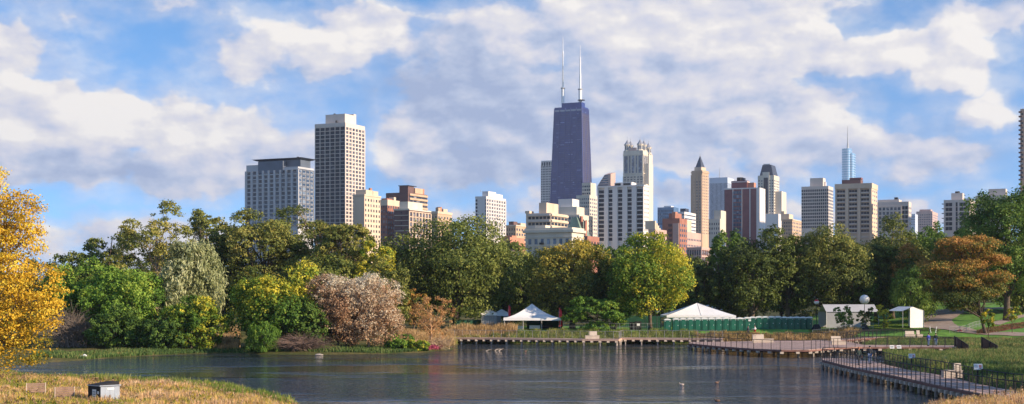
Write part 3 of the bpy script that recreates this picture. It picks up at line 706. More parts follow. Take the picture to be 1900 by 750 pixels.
# 27 pyramid roof
b = Bld('office_tower', 'slender tan tower topped by a small dark pyramid roof', 1283, 1303, 1315, 316, 1900, TAN, low=440, cat='skyscraper', rot=35)
W_, D_, zt = b.W, b.D, b.zt
for a_, c_ in ((.22, .34), (.46, .60), (.74, .82)): b.win('f', 1, 4.0, WIN, a=a_, b=c_, ww=.95, wh=.6, top=14)
b.win('s', 4, 4.0, WIN, ww=.35, wh=.5, top=6)
g = MB()
for k in range(4): g.box(-W_ + W_ * k / 3.2 - .6, -W_ + W_ * k / 3.2 + .6, -.9, 0, 0, zt - 6)
g.build('pier', TAN, b.root)
b.box('crown', TANL, -W_ + 3, -3, 3, D_ - 3, zt, zt + 5)
MB().frust((-W_ + 4, -4, 4, D_ - 4), (-W_ / 2 - .3, -W_ / 2 + .3, D_ / 2 - .3, D_ / 2 + .3), zt + 5, zt + 21).build('pyramid_roof', DKM, b.root)
b.box('cornice', TAN, -W_ - .8, .8, -.8, D_ + .8, zt - 3.5, zt - 2); b.antenna(-W_ / 2, D_ / 2, zt + 20, 5, .5); b.done()
# 28 ribbed pale tower
RIB = mat('pale_granite_rib', (.50, .56, .66), .6, .04, .05)
b = Bld('office_tower', 'pale blue white ribbed tower between the pyramid roofed tower and the maroon block', 1316, 1350, 1362, 329, 2900, RIB, low=420, cat='skyscraper')
for k in range(14): b.box('window_column', WINB, -b.W + (k + .3) * b.W / 14, -b.W + (k + .75) * b.W / 14, -.3, .1, 60, b.zt - 12)
for k in range(8): b.box('side_window_column', WINB, -.1, .3, (k + .3) * b.D / 8, (k + .6) * b.D / 8, 60, b.zt - 12)
b.antenna(-b.W * .5, 10, b.zt, 22, .9); b.done()
# 29
b = Bld('apartment_building', 'cream old apartment house with a stepped top, left of the maroon block', 1315, 1336, 1347, 406, 950, CREAM, low=440)
b.win('f', 5, 3.2, WIN, ww=.4, wh=.5, top=2); b.box('upper_block', CREAM, -b.W * .6, 0, 2, b.D, b.zt, b.z(391, -8, 2)); b.done()
# 30 maroon slab
b = Bld('apartment_tower', 'maroon brick slab with a tall glazed strip and white edge, before the mansard tower', 1344.5, 1409, 1419, 349, 1000, MAR, low=445)
b.box('edge_wall', WHT, -2.2, .3, -.3, b.D + .3, 0, b.zt + .3); b.box('rear_edge', WHT, -.1, .5, b.D * .62, b.D * .8, 0, b.zt)
x0, x1 = b.lx(1360.5), b.lx(1376)
b.win('f', 3, 3.0, WINB, at=(x0, x1), ww=.86, wh=.72, top=1.2); b.box('glass_frame', PALE, x0 - .5, x0, -.5, 0, 0, b.zt); b.box('glass_frame', PALE, x1, x1 + .5, -.5, 0, 0, b.zt)
xq = b.lx(1391.5); b.box('joint', WHT, xq - .35, xq + .35, -.25, 0, 0, b.zt); b.win('s', 3, 3.0, WIN, ww=.5, wh=.5, top=1.2, a=.15, b=.6)
b.box('cornice', WHT, -b.W - .3, -2.2, -.3, .1, b.zt - .4, b.zt + .5)
a = b.block('penthouse', MAR, 1357, 1386, 335, 4, 11); b.box('roof_band', WHT, a[0] - .2, a[1] + .2, 3.8, 11.2, a[5] - 1.2, a[5] - .6)
b.pipe((a[0] + a[1]) / 2, 7, a[5], 2.4, 2.6); b.box('roof_house', ORB, a[1], a[1] + 5, 5, 11, b.zt, a[5] - 1.6); b.box('roof_house', DKM, a[1] - 4, a[1] - 2, 5, 8, a[5], a[5] + 2); b.done()
# 31 dark mansard
b = Bld('office_tower', 'cream tower with a tall dark flat topped mansard roof, behind the maroon block', 1406, 1436, 1446, 325, 1700, CREAM, low=430, cat='skyscraper')
W_, D_, zt = b.W, b.D, b.zt
MB().frust((-W_ + 2, -1.5, 1.5, D_ - 1), (-W_ + 5, -4.5, 4, D_ - 3), zt, b.z(305)).build('mansard_roof', DKM, b.root)
b.win('f', 6, 3.5, WIN, ww=.45, wh=.5, top=5); b.win('s', 4, 3.5, WIN, ww=.5, wh=.5, top=5)
b.box('window_column', WIND, -W_ * .62, -W_ * .36, -1.0, -.6, zt - 48, zt - 3); b.box('centre_bay', CREAM, -W_ * .7, -W_ * .28, -.6, 0, 0, zt + 4)
b.box('shoulder', CREAM, 0, D_ * .3, 6, D_ * 1.1, 0, zt - 20); b.box('lower_wing', WHT, -W_ * .6, W_ * .4, -10, 10, 0, b.z(398)); b.box('roof_rail', GALV, -W_ * .7, -W_ * .3, 4, 5, b.z(305), b.z(303)); b.done()
# 33
b = Bld('apartment_building', 'tan stepped masonry building with a small roof tower, right of the mansard tower', 1450, 1470, 1487, 407, 1300, TAN, low=440)
b.win('f', 5, 3.4, WIN, ww=.45, wh=.5, top=1.5); b.win('s', 6, 3.4, WIN, ww=.45, wh=.5, top=1.5)
b.block('upper_block', TANL, 1449, 1464, 397, 5, 22); b.block('roof_tower', TANL, 1449, 1455, 392, 7, 16); b.box('cornice', TANL, -b.W - .5, .5, -.5, b.D, b.zt - 1, b.zt + .3); b.done()
b = Bld('office_building', 'small white low block peeping out under the mansard tower', 1421, 1436, 1443, 424, 1000, WHT, low=440)
b.win('f', 1, 3, WIND, a=.1, b=.95, ww=1, wh=.4, top=1.5, name='window_band'); b.win('s', 1, 3, WIND, a=.1, b=.9, ww=1, wh=.4, top=1.5, name='window_band'); b.box('parapet', WHT, -b.W - .2, .2, -.2, b.D, b.zt, b.zt + .5); b.done()
# 34 fine grid tower
b = Bld('office_tower', 'square tower of small dark windows with blank penthouse, left of the tan balcony block', 1487, 1537, 1546, 345, 1250, OFFW, low=425)
b.win('f', 14, 3.05, WIND, ww=.68, wh=.66, top=2.4); b.win('s', 9, 3.05, WIN, ww=.55, wh=.6, top=2.4)
a = b.block('penthouse', OFFW, 1503, 1527, 330, 4, 15); b.box('chimney', WHT, a[1], a[1] + 1.6, 8, 11, b.zt, a[5] - 3.5); b.done()
# 35 tan balcony block
b = Bld('apartment_tower', 'broad tan apartment block with three columns of balconies and a brick penthouse', 1550.5, 1618, 1628, 341, 900, TANL, low=440)
for a_, c_ in ((.04, .27), (.37, .6), (.70, .93)):
    b.win('f', 3, 2.95, WIND, a=a_, b=c_, ww=.9, wh=.62, top=3.2)
    x0, x1 = -b.W + a_ * b.W, -b.W + c_ * b.W; g = MB()
    for k in range(13): g.box(x0 + .2, x1 - .2, -1.3, -.1, b.zt - 3.2 - (k + 1) * 2.95, b.zt - 3.2 - (k + 1) * 2.95 + .8)
    g.build('balcony', OFFW, b.root)
g = MB()
for a_, c_ in ((-.005, .035), (.275, .365), (.605, .695), (.935, 1.0)): g.box(-b.W + a_ * b.W, -b.W + c_ * b.W, -1.5, 0, 0, b.zt)
g.build('pier', TANL, b.root); b.box('frieze', TANL, -b.W - .3, .3, -1.7, b.D + .2, b.zt - 3, b.zt + .4); b.win('s', 3, 2.95, WIN, ww=.4, wh=.4, top=3.2)
a = b.block('penthouse', BRN, 1562, 1597, 333, 4, 12); b.block('roof_slab', MAR, 1576, 1598, 329.5, 5, 11, z0=a[5] + .3); b.done()
# 36
b = Bld('apartment_building', 'squat pale block with dark window grid and sunlit corner, right of the tan block', 1628, 1686, 1691, 374, 880, OFFW, low=430)
b.win('f', 6, 2.9, WIN, a=.03, b=.76, ww=.7, wh=.6, frame=.5, pier=.8, span=.7, top=3.0); b.win('f', 2, 2.9, WIND, a=.78, b=.98, ww=.85, wh=.75, top=2.6); b.win('s', 3, 2.9, WIN, ww=.4, wh=.5, top=2.6)
b.block('upper_storey', OFFW, 1629, 1668, 370, 3, 14); b.box('roof_slab', STEEL, -b.W * .5, -b.W * .4, 5, 9, b.zt + 2, b.zt + 3.3); b.done()
# 37
b = Bld('office_tower', 'distant pale pink tower with chamfered stepped top, right of the squat pale block', 1700, 1730, 1740, 392, 2300, PINK, low=425, cat='skyscraper')
b.win('f', 9, 4, WIN, ww=.5, wh=.5, top=4); b.win('s', 5, 4, WIN, ww=.5, wh=.5, top=4)
b.block('upper_block', PINK, 1706, 1727, 388.5, 6, 26); b.done()
b = Bld('office_building', 'faint low pale office block left of the distant pink tower', 1690, 1698, 1703, 397, 2200, RIB, low=420)
b.win('f', 3, 4, WINB, ww=.5, wh=.5, top=3); b.done()
# 38 glass tower with spire
b = Bld('office_tower', 'far pale blue glass tower with a stepped rounded top and thin spire', 1561, 1580, 1592, 283, 3900, PBLUE, base=False, cat='skyscraper')
Y = 3900; k_ = Y / F
def rbox(x0, x1, y0, y1, r):
    out = []
    for cx, cy, a0_ in ((x1 - r, y0 + r, -90), (x1 - r, y1 - r, 0), (x0 + r, y1 - r, 90), (x0 + r, y0 + r, 180)):
        for q in range(5): a = R(a0_ + q * 22.5); out.append((cx + r * math.cos(a), cy + r * math.sin(a)))
    return out
xl, xm = -b.W, b.lx(1577)
MB().prism(rbox(xl, xm, 0, 40, 9), 0, b.z(275)).build('tall_wing', PBLUE, b.root)
MB().prism(rbox(xm - 6, 4, 6, 48, 8), 0, b.z(284)).build('lower_wing', PBLUE, b.root)
MB().tube([((xl + xm) / 2 + 2, 20, b.z(275)), ((xl + xm) / 2 + 2, 20, b.z(262)), ((xl + xm) / 2 + 2, 20, b.z(232))], [3.2, 1.8, .4], 8).build('spire', GALV, b.root)
g = MB()
for k in range(40): g.prism(rbox(xl - .5, xm + .5, -.5, 40.5, 9.2), b.z(275) - 8 - k * 7, b.z(275) - 6.6 - k * 7)
g.build('floor_band', mat('pale_steel', (.45, .52, .6), .3, .05, .1, metal=.5), b.root)
g = MB()
for k in range(38): g.prism(rbox(xm - 5, 4.5, 5.5, 48.5, 8.2), b.z(284) - 8 - k * 7, b.z(284) - 6.6 - k * 7)
g.build('floor_band', MATS['pale_steel'], b.root); b.done()
# 39
b = Bld('apartment_tower', 'pale tower with dark glazed bays and corner balconies, left of the tall right hand trees', 1751, 1798, 1809, 370, 850, OFFW, low=430)
b.win('f', 2, 3.0, WIND, a=.07, b=.34, ww=.92, wh=.72, top=1.5); b.win('f', 1, 3.0, WIND, a=.47, b=.56, ww=.8, wh=.9, top=1.5); b.win('f', 2, 3.0, WIND, a=.62, b=.92, ww=.92, wh=.72, top=1.5)
g = MB()
for k in range(12): g.box(-b.W - 1.3, -b.W + 1.5, .3, 5, b.zt - 2.5 - k * 3, b.zt - 2.2 - k * 3)
g.build('corner_balcony', STEEL, b.root); b.box('corner_wall', OFFW, -1.5, .5, -.5, b.D, 0, b.zt + .4)
a = b.block('penthouse', OFFW, 1765, 1786, 358, 4, 13); b.pipe((a[0] + a[1]) / 2, 7, a[5], 1.0, 1.5); b.done()
# 40
b = Bld('apartment_building', 'beige block half behind the tall right hand tree with a wide roof house', 1810, 1868, 1876, 362, 800, OFFW, low=400)
b.win('f', 6, 3.0, WIND, ww=.75, wh=.6, top=1.8); b.block('penthouse', OFFW, 1834, 1866, 350, 4, 14); b.done()
# 41
b = Bld('apartment_tower', 'tall tower cut off at the right edge of the view with serrated corner balconies', 1893, 1935, 1943, 200, 900, TAN, low=340)
b.win('f', 6, 3.0, WIN, ww=.6, wh=.5, top=2)
g = MB()
for k in range(45): g.box(-b.W - 1.0, -b.W + 1.2, -1, 1.5, b.zt - 2.5 - k * 3, b.zt - 1.6 - k * 3)
g.build('corner_balcony', BRN, b.root); b.done()

# ------------------------------------------------------------------ trees
PAL = {}
def pal(name, *cols, trans=.3, fine=.25):
    cols = [tuple(min(.82, q * 1.2) for q in c) for c in cols]; n = len(cols); return tone_mat('leaves_' + name, [(i / (n - 1), c) for i, c in enumerate(cols)], trans, .65, fine)
P_YEL = pal('golden', (.18, .18, .02), (.46, .29, .025), (.70, .42, .03), (.80, .56, .07))
P_DK = pal('dark_green', (.036, .056, .015), (.085, .120, .024), (.165, .195, .038), (.28, .29, .065))
P_MID = pal('mid_green', (.04, .085, .018), (.09, .165, .028), (.165, .25, .042), (.26, .34, .07))
P_OLV = pal('olive', (.07, .095, .022), (.165, .19, .042), (.28, .27, .06), (.40, .34, .09))
P_BRT = pal('bright_green', (.045, .10, .015), (.11, .22, .028), (.21, .33, .045), (.36, .42, .06))
P_SIL = pal('silver_green', (.12, .14, .06), (.24, .27, .11), (.38, .40, .19), (.52, .52, .30))
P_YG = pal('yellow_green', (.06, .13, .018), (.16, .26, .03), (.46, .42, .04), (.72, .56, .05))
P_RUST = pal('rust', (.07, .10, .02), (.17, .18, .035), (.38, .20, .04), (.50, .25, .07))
P_WIL = pal('willow_rust', (.20, .11, .06), (.38, .22, .12), (.50, .38, .25), (.62, .58, .45))
P_TWIG = pal('dry_twig', (.10, .075, .05), (.20, .14, .09), (.32, .22, .14), (.4, .30, .2), trans=.1)
P_ORG = pal('dry_orange', (.20, .10, .04), (.42, .22, .08), (.55, .32, .13), (.62, .42, .2))
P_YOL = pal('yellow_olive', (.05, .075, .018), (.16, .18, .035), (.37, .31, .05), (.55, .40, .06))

def leaves(rng, C, nrm, per, cr, leaf, tone, flat=.65, droop=0.0, spread=None, shape=.62):
    """leaf shaped quads gathered in clumps round the centres C; nrm = outward direction of each clump"""
    n = len(C) * per; idx = np.repeat(np.arange(len(C)), per)
    off = rng.normal(size=(n, 3)); off /= np.linalg.norm(off, axis=1)[:, None] + 1e-9
    off *= (rng.random(n) ** .45)[:, None]; off[:, 2] *= flat
    crr = cr[idx] if hasattr(cr, '__len__') else cr
    P = C[idx] + off * np.reshape(crr, (-1, 1) if hasattr(cr, '__len__') else ())
    if droop: P[:, 2] -= droop * rng.random(n) ** 1.4
    N = nrm[idx] * .55 + off * .6 + rng.normal(size=(n, 3)) * .55; N[:, 2] += .25
    N /= np.linalg.norm(N, axis=1)[:, None] + 1e-9
    A = rng.normal(size=(n, 3)); 
    if droop: A[:, 2] -= 2.5
    A -= (A * N).sum(1)[:, None] * N; A /= np.linalg.norm(A, axis=1)[:, None] + 1e-9
    B = np.cross(N, A); L = leaf * (.6 + .8 * rng.random(n))[:, None]; Wd = L * shape
    V = np.stack([P - A * L * .5, P + B * Wd * .5, P + A * L * .5, P - B * Wd * .5], 1).reshape(-1, 3)
    t = np.clip(tone[idx] + rng.normal(size=n) * .13, 0, 1)
    return V, t
def crown(seed, rx, ry, rz, style='round', N=16000, leaf=.42, grad=(0, 0, 0), tone0=.45, tvar=.16, lobes=None, holes=0.0):
    """centres local to the crown's middle; returns vertices, tones, lobe centres"""
    rng = np.random.default_rng(seed); Rr = np.array([rx, ry, rz])
    K = lobes or {'round': 18, 'open': 13, 'poplar': 12, 'bush': 14, 'willow': 14, 'cypress': 26, 'fan': 14}[style]
    u = (np.arange(K) + .5) / K; ph = np.arange(K) * 2.39996 + rng.random() * 6; zz = 1 - 2 * u
    zz = zz * .92; rr = np.sqrt(1 - zz ** 2); D = np.stack([rr * np.cos(ph), rr * np.sin(ph), zz], 1)
    D += rng.normal(size=D.shape) * .14
    lc, lr = [], []
    for d in D:
        if style in ('round', 'bush', 'willow'): f = .50 + .26 * rng.random(); q = .29 + .20 * rng.random()
        elif style == 'open': f = .48 + .30 * rng.random(); q = .27 + .15 * rng.random()
        elif style == 'poplar': f = .5 + .2 * rng.random(); q = .34 + .08 * rng.random()
        elif style == 'fan': f = .5 + .3 * rng.random(); q = .3 + .1 * rng.random(); d = d * [1, 1, .9]
        else: f = .45 + .4 * rng.random(); q = .30
        c = d * f
        if style == 'cypress': c[2] = d[2] * .85; t_ = (c[2] + 1) / 2; c[:2] *= (1.0 - .35 * t_) * 1.15
        if style in ('bush', 'willow', 'round') and c[2] < -.25: c[:2] *= .95
        lc.append(c * Rr); lr.append(q)
    if style in ('round', 'bush', 'willow'): lc.append(np.zeros(3)); lr.append(.62); K += 1
    lc = np.array(lc); lr = np.array(lr)
    lrr = lr[:, None] * np.array([[rx, ry, rz]]) * (np.array([[1.1, 1.1, .38]]) if style == 'cypress' else np.array([[1.0, 1.0, .62]]) if style == 'open' else 1.0)
    C, Nn, Tn, Cr = [], [], [], []
    M = max(8, int(N / 26 / K)); lt = rng.normal(size=K) * tvar * .8
    base = (rx * ry * rz) ** (1 / 3)
    for k in range(K):
        d = rng.normal(size=(M, 3)); d /= np.linalg.norm(d, axis=1)[:, None]
        out = lc[k] / (np.linalg.norm(lc[k]) + 1e-6)
        d += out * .45 + np.array([0, 0, .25]); d /= np.linalg.norm(d, axis=1)[:, None]
        r = .72 + .34 * rng.random(M) ** .7; r[rng.random(M) < .12] *= .5
        c = lc[k] + d * lrr[k] * r[:, None]
        C.append(c); Nn.append(d); Tn.append(tone0 + lt[k] + rng.normal(size=M) * tvar); Cr.append(base * (.085 + .07 * rng.random(M)) * (1.15 if style != 'open' else .95))
    C = np.concatenate(C); Nn = np.concatenate(Nn); Tn = np.concatenate(Tn); Cr = np.concatenate(Cr)
    if holes: k = rng.random(len(C)) > holes; C, Nn, Tn, Cr = C[k], Nn[k], Tn[k], Cr[k]
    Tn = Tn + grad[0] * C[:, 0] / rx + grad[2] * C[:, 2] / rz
    V, t = leaves(rng, C, Nn, 26, Cr, leaf, Tn, flat=.5 if style in ('cypress', 'open') else .75, droop=base * .22 if style == 'willow' else 0, shape=.3 if style == 'willow' else .62)
    return V, t, lc, lrr, C
def fmesh(name, V, t, m):
    n = len(t); return fast_mesh(name, V, np.arange(n * 4).reshape(n, 4), m, t)
def limbs(rng, base, top, r, cents, clumps=None, bend=.12, k=6, fork=.3):
    """tapered trunk, a limb to each lobe and twigs to some leaf clumps"""
    g = MB(); base = Vector(base); top = Vector(top); L = (top - base).length
    pts = [base + (top - base) * t + Vector((rng.normal() * bend * L * .12 * t, rng.normal() * bend * L * .12 * t, 0)) for t in (0, .12, .3, .5, .75, 1)]
    g.tube(pts, [r * 1.45, r * 1.05, r * .95, r * .8, r * .5, r * .2], 8)
    for c in cents:
        c = Vector(c); t = min(.95, max(fork, (c.z - base.z) / max(.1, (top.z - base.z)) - .35 + rng.random() * .15)); i = t * 5; j = min(4, int(i)); s0 = pts[j].lerp(pts[j + 1], i - j)
        mid = s0.lerp(c, .5) + Vector((rng.normal(), rng.normal(), rng.normal() - .3)) * L * .03
        rl = r * (.42 + .1 * rng.random()); g.tube([s0, s0.lerp(mid, .5), mid, mid.lerp(c, .6), c], [rl, rl * .8, rl * .6, rl * .4, rl * .2], 5, cap=False)
        if clumps is not None and len(clumps):
            d = np.linalg.norm(clumps - np.array(c), axis=1)
            for q in np.argsort(d)[2:16:2]:
                e = Vector(clumps[q]); m2 = mid.lerp(e, .5) + Vector((0, 0, .2)); g.tube([mid.lerp(c, .4), m2, e], [rl * .3, rl * .18, rl * .06], 4, cap=False)
    return g
NT_ = [0]
def tree(name, label, px, Y, top, bot, w, m, style='round', N=15000, leaf=.42, bark=None, r=.38, base_px=None, grad=(0, 0, 0), tone0=.45, tvar=.16, dep=.85, lobes=None, holes=0.0, cat='tree', group=None, foot=None, fork=.3, parts=('trunk', 'crown')):
    NT_[0] += 1; seed = 100 + NT_[0]; rng = np.random.default_rng(seed); s = Y / F
    X = PX(px, Y); zt, zb = PZ(top, Y), PZ(bot, Y); bx = PX(base_px, Y) if base_px else X
    g0 = h1(bx, Y) if foot is None else foot
    if style in ('bush', 'fan') or zb < g0: zb = max(zb, g0 - .3)
    kz = 1.10 if style == 'open' else 1.02; rx = w / 2 * s * 1.04; rz = (zt - zb) / 2 * kz; ry = rx * dep; zc = (zt + zb) / 2
    V, t, lc, lrr, C = crown(seed, rx, ry, rz, style, N, leaf, grad, tone0, tvar, lobes, holes)
    off = np.array([X - bx, 0, zc - g0]); V = V + off
    V[:, 2] = np.maximum(V[:, 2], .02)
    root = empty(name, (bx, Y, g0), 0, label, cat, group)
    g = limbs(rng, (0, 0, -.3), (X - bx, 0, zc - g0 + rz * .55), r, lc + off, C + off if style in ('open', 'cypress', 'fan') else None, fork=fork)
    g.build(parts[0], bark or BARK, root, smooth=True)
    link(parts[1], fmesh(parts[1], V, t, m), root)
    return root
T_ = tree
# left foreground golden tree
T_('autumn_tree', 'big golden yellow autumn tree leaning in from the left edge over the water', -48, 108, 316, 705, 262, P_YEL, 'open', 70000, .19, r=.30, tvar=.2, tone0=.6, lobes=44, dep=.8, base_px=-60, grad=(0, 0, .14))
# left group
T_('tall_tree', 'tall airy dark green tree with sky gaps, next right of the golden tree top', 205, 245, 412, 560, 112, P_DK, 'open', 9000, .4, r=.3, tone0=.62, lobes=10)
T_('tree', 'low brownish dark tree behind the bright green bank thicket at left', 150, 236, 458, 600, 120, P_DK, 'round', 9000, .45, tone0=.45)
T_('tall_tree', 'pale olive tall tree with bare limbs showing, left of the silver willow', 290, 232, 380, 590, 130, P_OLV, 'open', 16000, .36, r=.38, bark=BARKP, tone0=.7, lobes=16)
T_('tall_tree', 'olive topped tall tree with flat spreading crown behind the silver willow', 380, 250, 374, 560, 108, P_OLV, 'open', 12000, .4, r=.35, tone0=.5, lobes=12)
T_('dark_tree', 'dark shaded tree between the silver willow and the broad olive trees', 415, 240, 415, 600, 120, P_DK, 'round', 17000, .42, tone0=.30)
T_('honey_locust', 'broad feathery olive tree under the grey apartment slab', 492, 236, 380, 560, 165, P_OLV, 'open', 24000, .36, r=.45, tone0=.48, lobes=20)
T_('honey_locust', 'feathery olive tree with a pale trunk under the tall grid tower', 585, 240, 382, 545, 160, P_OLV, 'open', 20000, .36, r=.45, tone0=.38, lobes=18, bark=BARKP)
T_('honey_locust', 'olive green tree with golden tips overlapping the foot of the tall grid tower', 643, 232, 392, 520, 110, P_OLV, 'open', 12000, .36, r=.35, tone0=.55, lobes=12)
T_('dark_tree', 'dark green tree filling the gap below the feathery olive trees', 600, 226, 470, 610, 150, P_DK, 'round', 14000, .42, tone0=.45)
T_('dark_tree', 'dark green tree behind the yellow topped bush', 500, 228, 500, 612, 130, P_DK, 'round', 12000, .42, tone0=.3)
T_('dark_tree', 'dark tree left of the big round oak, below the brown towers', 705, 246, 462, 600, 90, P_DK, 'round', 9000, .42, tone0=.35)
T_('small_tree', 'small yellow green tree between the olive trees and the big round oak', 700, 226, 449, 560, 76, P_YG, 'round', 7000, .36, tone0=.66, r=.2, lobes=9)
T_('small_tree', 'greyish olive round tree behind the silvery pink willow bush', 715, 214, 482, 600, 84, P_OLV, 'round', 10000, .34, tone0=.32, r=.2)
T_('bank_thicket', 'bright green leafy tree on the far left bank, nearer the golden tree', 140, 196, 487, 655, 125, P_BRT, 'round', 20000, .34, tone0=.42, grad=(0, 0, .25), r=.25, lobes=18, cat='tree')
T_('bank_thicket', 'bright green leafy tree on the left bank, beside the silver willow', 235, 192, 490, 652, 135, P_BRT, 'round', 24000, .34, tone0=.36, grad=(0, 0, .2), r=.28, lobes=20)
T_('bank_thicket', 'dark lower shrub at the water below the silver willow', 215, 186, 575, 660, 110, P_MID, 'bush', 10000, .3, tone0=.18, r=.12, cat='shrub')
T_('silver_willow', 'silver green drooping willow on the left bank', 350, 196, 425, 645, 118, P_SIL, 'willow', 30000, .55, tone0=.55, r=.35, lobes=18, bark=BARKP)
T_('shrub', 'olive yellow shrub at the foot of the silver willow', 355, 186, 545, 655, 115, P_YG, 'bush', 16000, .3, tone0=.25, r=.12, cat='shrub', grad=(.1, 0, .15))
T_('shrub', 'low dark green shrub on the bank right of the silver willow foot', 300, 184, 590, 658, 90, P_MID, 'bush', 9000, .28, tone0=.2, r=.1, cat='shrub')
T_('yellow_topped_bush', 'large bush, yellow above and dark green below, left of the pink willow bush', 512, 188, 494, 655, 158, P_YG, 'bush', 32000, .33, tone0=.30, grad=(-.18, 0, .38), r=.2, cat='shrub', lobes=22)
T_('shrub', 'drooping bright green shrub hanging over the water below the yellow topped bush', 490, 181.5, 595, 655, 62, P_BRT, 'willow', 8000, .3, tone0=.25, r=.08, cat='shrub', foot=.2)
T_('shrub', 'dark green leafy shrub between the yellow topped bush and the pink willow bush', 572, 185, 552, 652, 72, P_MID, 'bush', 11000, .3, tone0=.35, r=.1, cat='shrub')
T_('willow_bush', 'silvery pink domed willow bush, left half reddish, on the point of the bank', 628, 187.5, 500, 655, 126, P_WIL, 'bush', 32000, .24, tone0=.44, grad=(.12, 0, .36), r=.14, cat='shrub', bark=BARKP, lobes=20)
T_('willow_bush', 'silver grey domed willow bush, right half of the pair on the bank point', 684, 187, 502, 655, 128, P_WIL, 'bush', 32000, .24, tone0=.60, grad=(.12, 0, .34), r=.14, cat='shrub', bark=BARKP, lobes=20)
T_('oak_tree', 'huge dark round oak in the middle of the left bank', 845, 240, 408, 592, 228, P_DK, 'round', 46000, .42, r=.6, tone0=.50, grad=(.06, 0, .16), lobes=26)
T_('oak_tree', 'dark lower oak limb mass behind the white peaked tents', 940, 262, 470, 598, 120, P_DK, 'round', 12000, .45, tone0=.22)
T_('dark_tree', 'deep green tree between the big oak and the bronze topped maple', 985, 258, 478, 600, 110, P_DK, 'round', 12000, .45, tone0=.25)
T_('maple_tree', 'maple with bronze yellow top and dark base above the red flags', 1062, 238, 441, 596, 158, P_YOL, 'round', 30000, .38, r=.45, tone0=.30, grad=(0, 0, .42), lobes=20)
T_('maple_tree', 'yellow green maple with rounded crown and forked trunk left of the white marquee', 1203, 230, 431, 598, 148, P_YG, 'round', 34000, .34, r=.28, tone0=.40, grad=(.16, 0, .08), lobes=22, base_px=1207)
T_('maple_tree', 'dark green shaded maple joining the bronze and yellow green maples', 1140, 240, 452, 600, 90, P_MID, 'round', 14000, .38, tone0=.2)
T_('small_tree', 'low spreading fresh green tree by the boardwalk below the bronze topped maple', 1108, 229, 549, 612, 122, P_BRT, 'open', 14000, .3, r=.14, tone0=.45, lobes=14, fork=.1)
T_('dark_tree', 'dark tree behind the white marquee, left of the poplar', 1292, 256, 484, 600, 100, P_DK, 'round', 12000, .42, tone0=.4)
T_('poplar_tree', 'upright poplar with twin feathery green points, in front of the maroon block', 1335, 256, 420, 590, 44, P_MID, 'poplar', 10000, .36, tone0=.5, r=.25)
T_('poplar_tree', 'second upright poplar point just right of its twin', 1368, 258, 418, 590, 44, P_MID, 'poplar', 10000, .36, tone0=.45, r=.25)
T_('dark_tree', 'large dark shaded tree above the left part of the green toilets', 1395, 252, 442, 588, 140, P_DK, 'round', 24000, .42, tone0=.30, r=.5, lobes=18)
T_('dark_tree', 'dense dark tree above the right end of the green toilets', 1462, 254, 425, 588, 120, P_DK, 'round', 20000, .42, tone0=.42, r=.5, lobes=18)
T_('oak_tree', 'broad sunlit green oak with olive top right of the toilets', 1540, 254, 419, 578, 150, P_OLV, 'round', 32000, .38, r=.55, tone0=.30, grad=(.05, 0, .16), lobes=22)
T_('maple_tree', 'lush green tree low over the gabled white marquee', 1575, 256, 478, 580, 90, P_MID, 'round', 14000, .36, tone0=.5, lobes=14)
T_('dark_tree', 'tall green tree under the squat pale block', 1655, 264, 420, 580, 130, P_OLV, 'round', 22000, .4, tone0=.25, r=.5, lobes=18)
T_('dark_tree', 'dark tree between the broad oak and the rust coloured cypress', 1625, 258, 455, 585, 100, P_DK, 'round', 16000, .42, tone0=.38)
T_('tall_tree', 'green tree behind the rust coloured cypress, under the distant pink tower', 1730, 270, 422, 560, 120, P_MID, 'round', 14000, .42, tone0=.4)
T_('small_tree', 'small rusty topped tree left of the rust coloured cypress', 1690, 252, 448, 560, 70, P_RUST, 'poplar', 9000, .34, tone0=.45, r=.2, grad=(0, 0, .3))
T_('weeping_tree', 'pale green drooping tree right of the gabled white marquee', 1700, 248, 492, 588, 100, P_MID, 'willow', 18000, .45, tone0=.62, r=.25, lobes=16)
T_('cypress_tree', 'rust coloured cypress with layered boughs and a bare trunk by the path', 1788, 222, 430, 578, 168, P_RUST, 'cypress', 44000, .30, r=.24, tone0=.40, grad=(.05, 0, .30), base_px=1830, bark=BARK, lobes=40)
T_('tall_tree', 'tallest green tree rising at the right edge', 1868, 246, 334, 560, 150, P_MID, 'round', 36000, .4, r=.55, tone0=.45, tvar=.2, lobes=26, bark=BARK)
T_('tall_tree', 'green tree left of the tallest tree at the right edge', 1805, 262, 408, 560, 100, P_MID, 'open', 14000, .4, tone0=.4, lobes=14, r=.4)
T_('dark_tree', 'dark tree filling the right edge behind the cypress trunk', 1900, 262, 470, 596, 160, P_DK, 'round', 18000, .42, tone0=.4)
T_('sapling', 'young tree with light leaves in front of the grey tent', 1566, 229, 568, 612, 38, P_MID, 'round', 3500, .24, tone0=.6, r=.07, lobes=8)
T_('sapling', 'dark young tree below the big round balloon', 1607, 230, 572, 606, 34, P_DK, 'round', 2500, .24, tone0=.5, r=.07, lobes=8)
T_('sapling', 'yellow leaved young tree left of the gabled white tent', 1640, 229, 562, 612, 34, P_YG, 'open', 2500, .26, tone0=.85, r=.07, lobes=8)
T_('sapling', 'pale green young tree at the foot of the cypress trunk', 1834, 214, 570, 612, 34, P_YG, 'open', 2500, .26, tone0=.55, r=.07, lobes=8)
T_('sapling', 'thin young tree at the right edge beside the hillside', 1878, 222, 568, 600, 30, P_YG, 'open', 2000, .24, tone0=.6, r=.06, lobes=7)
T_('dead_shrub', 'dry orange leafless shrub on the meadow left of the boardwalk', 800, 200, 545, 632, 76, P_ORG, 'fan', 3800, .20, r=.12, tone0=.5, cat='shrub', bark=mat('dry_bark', (.50, .30, .16), .9, .2, 2), parts=('stem', 'dry_leaves'), fork=.05, lobes=16)
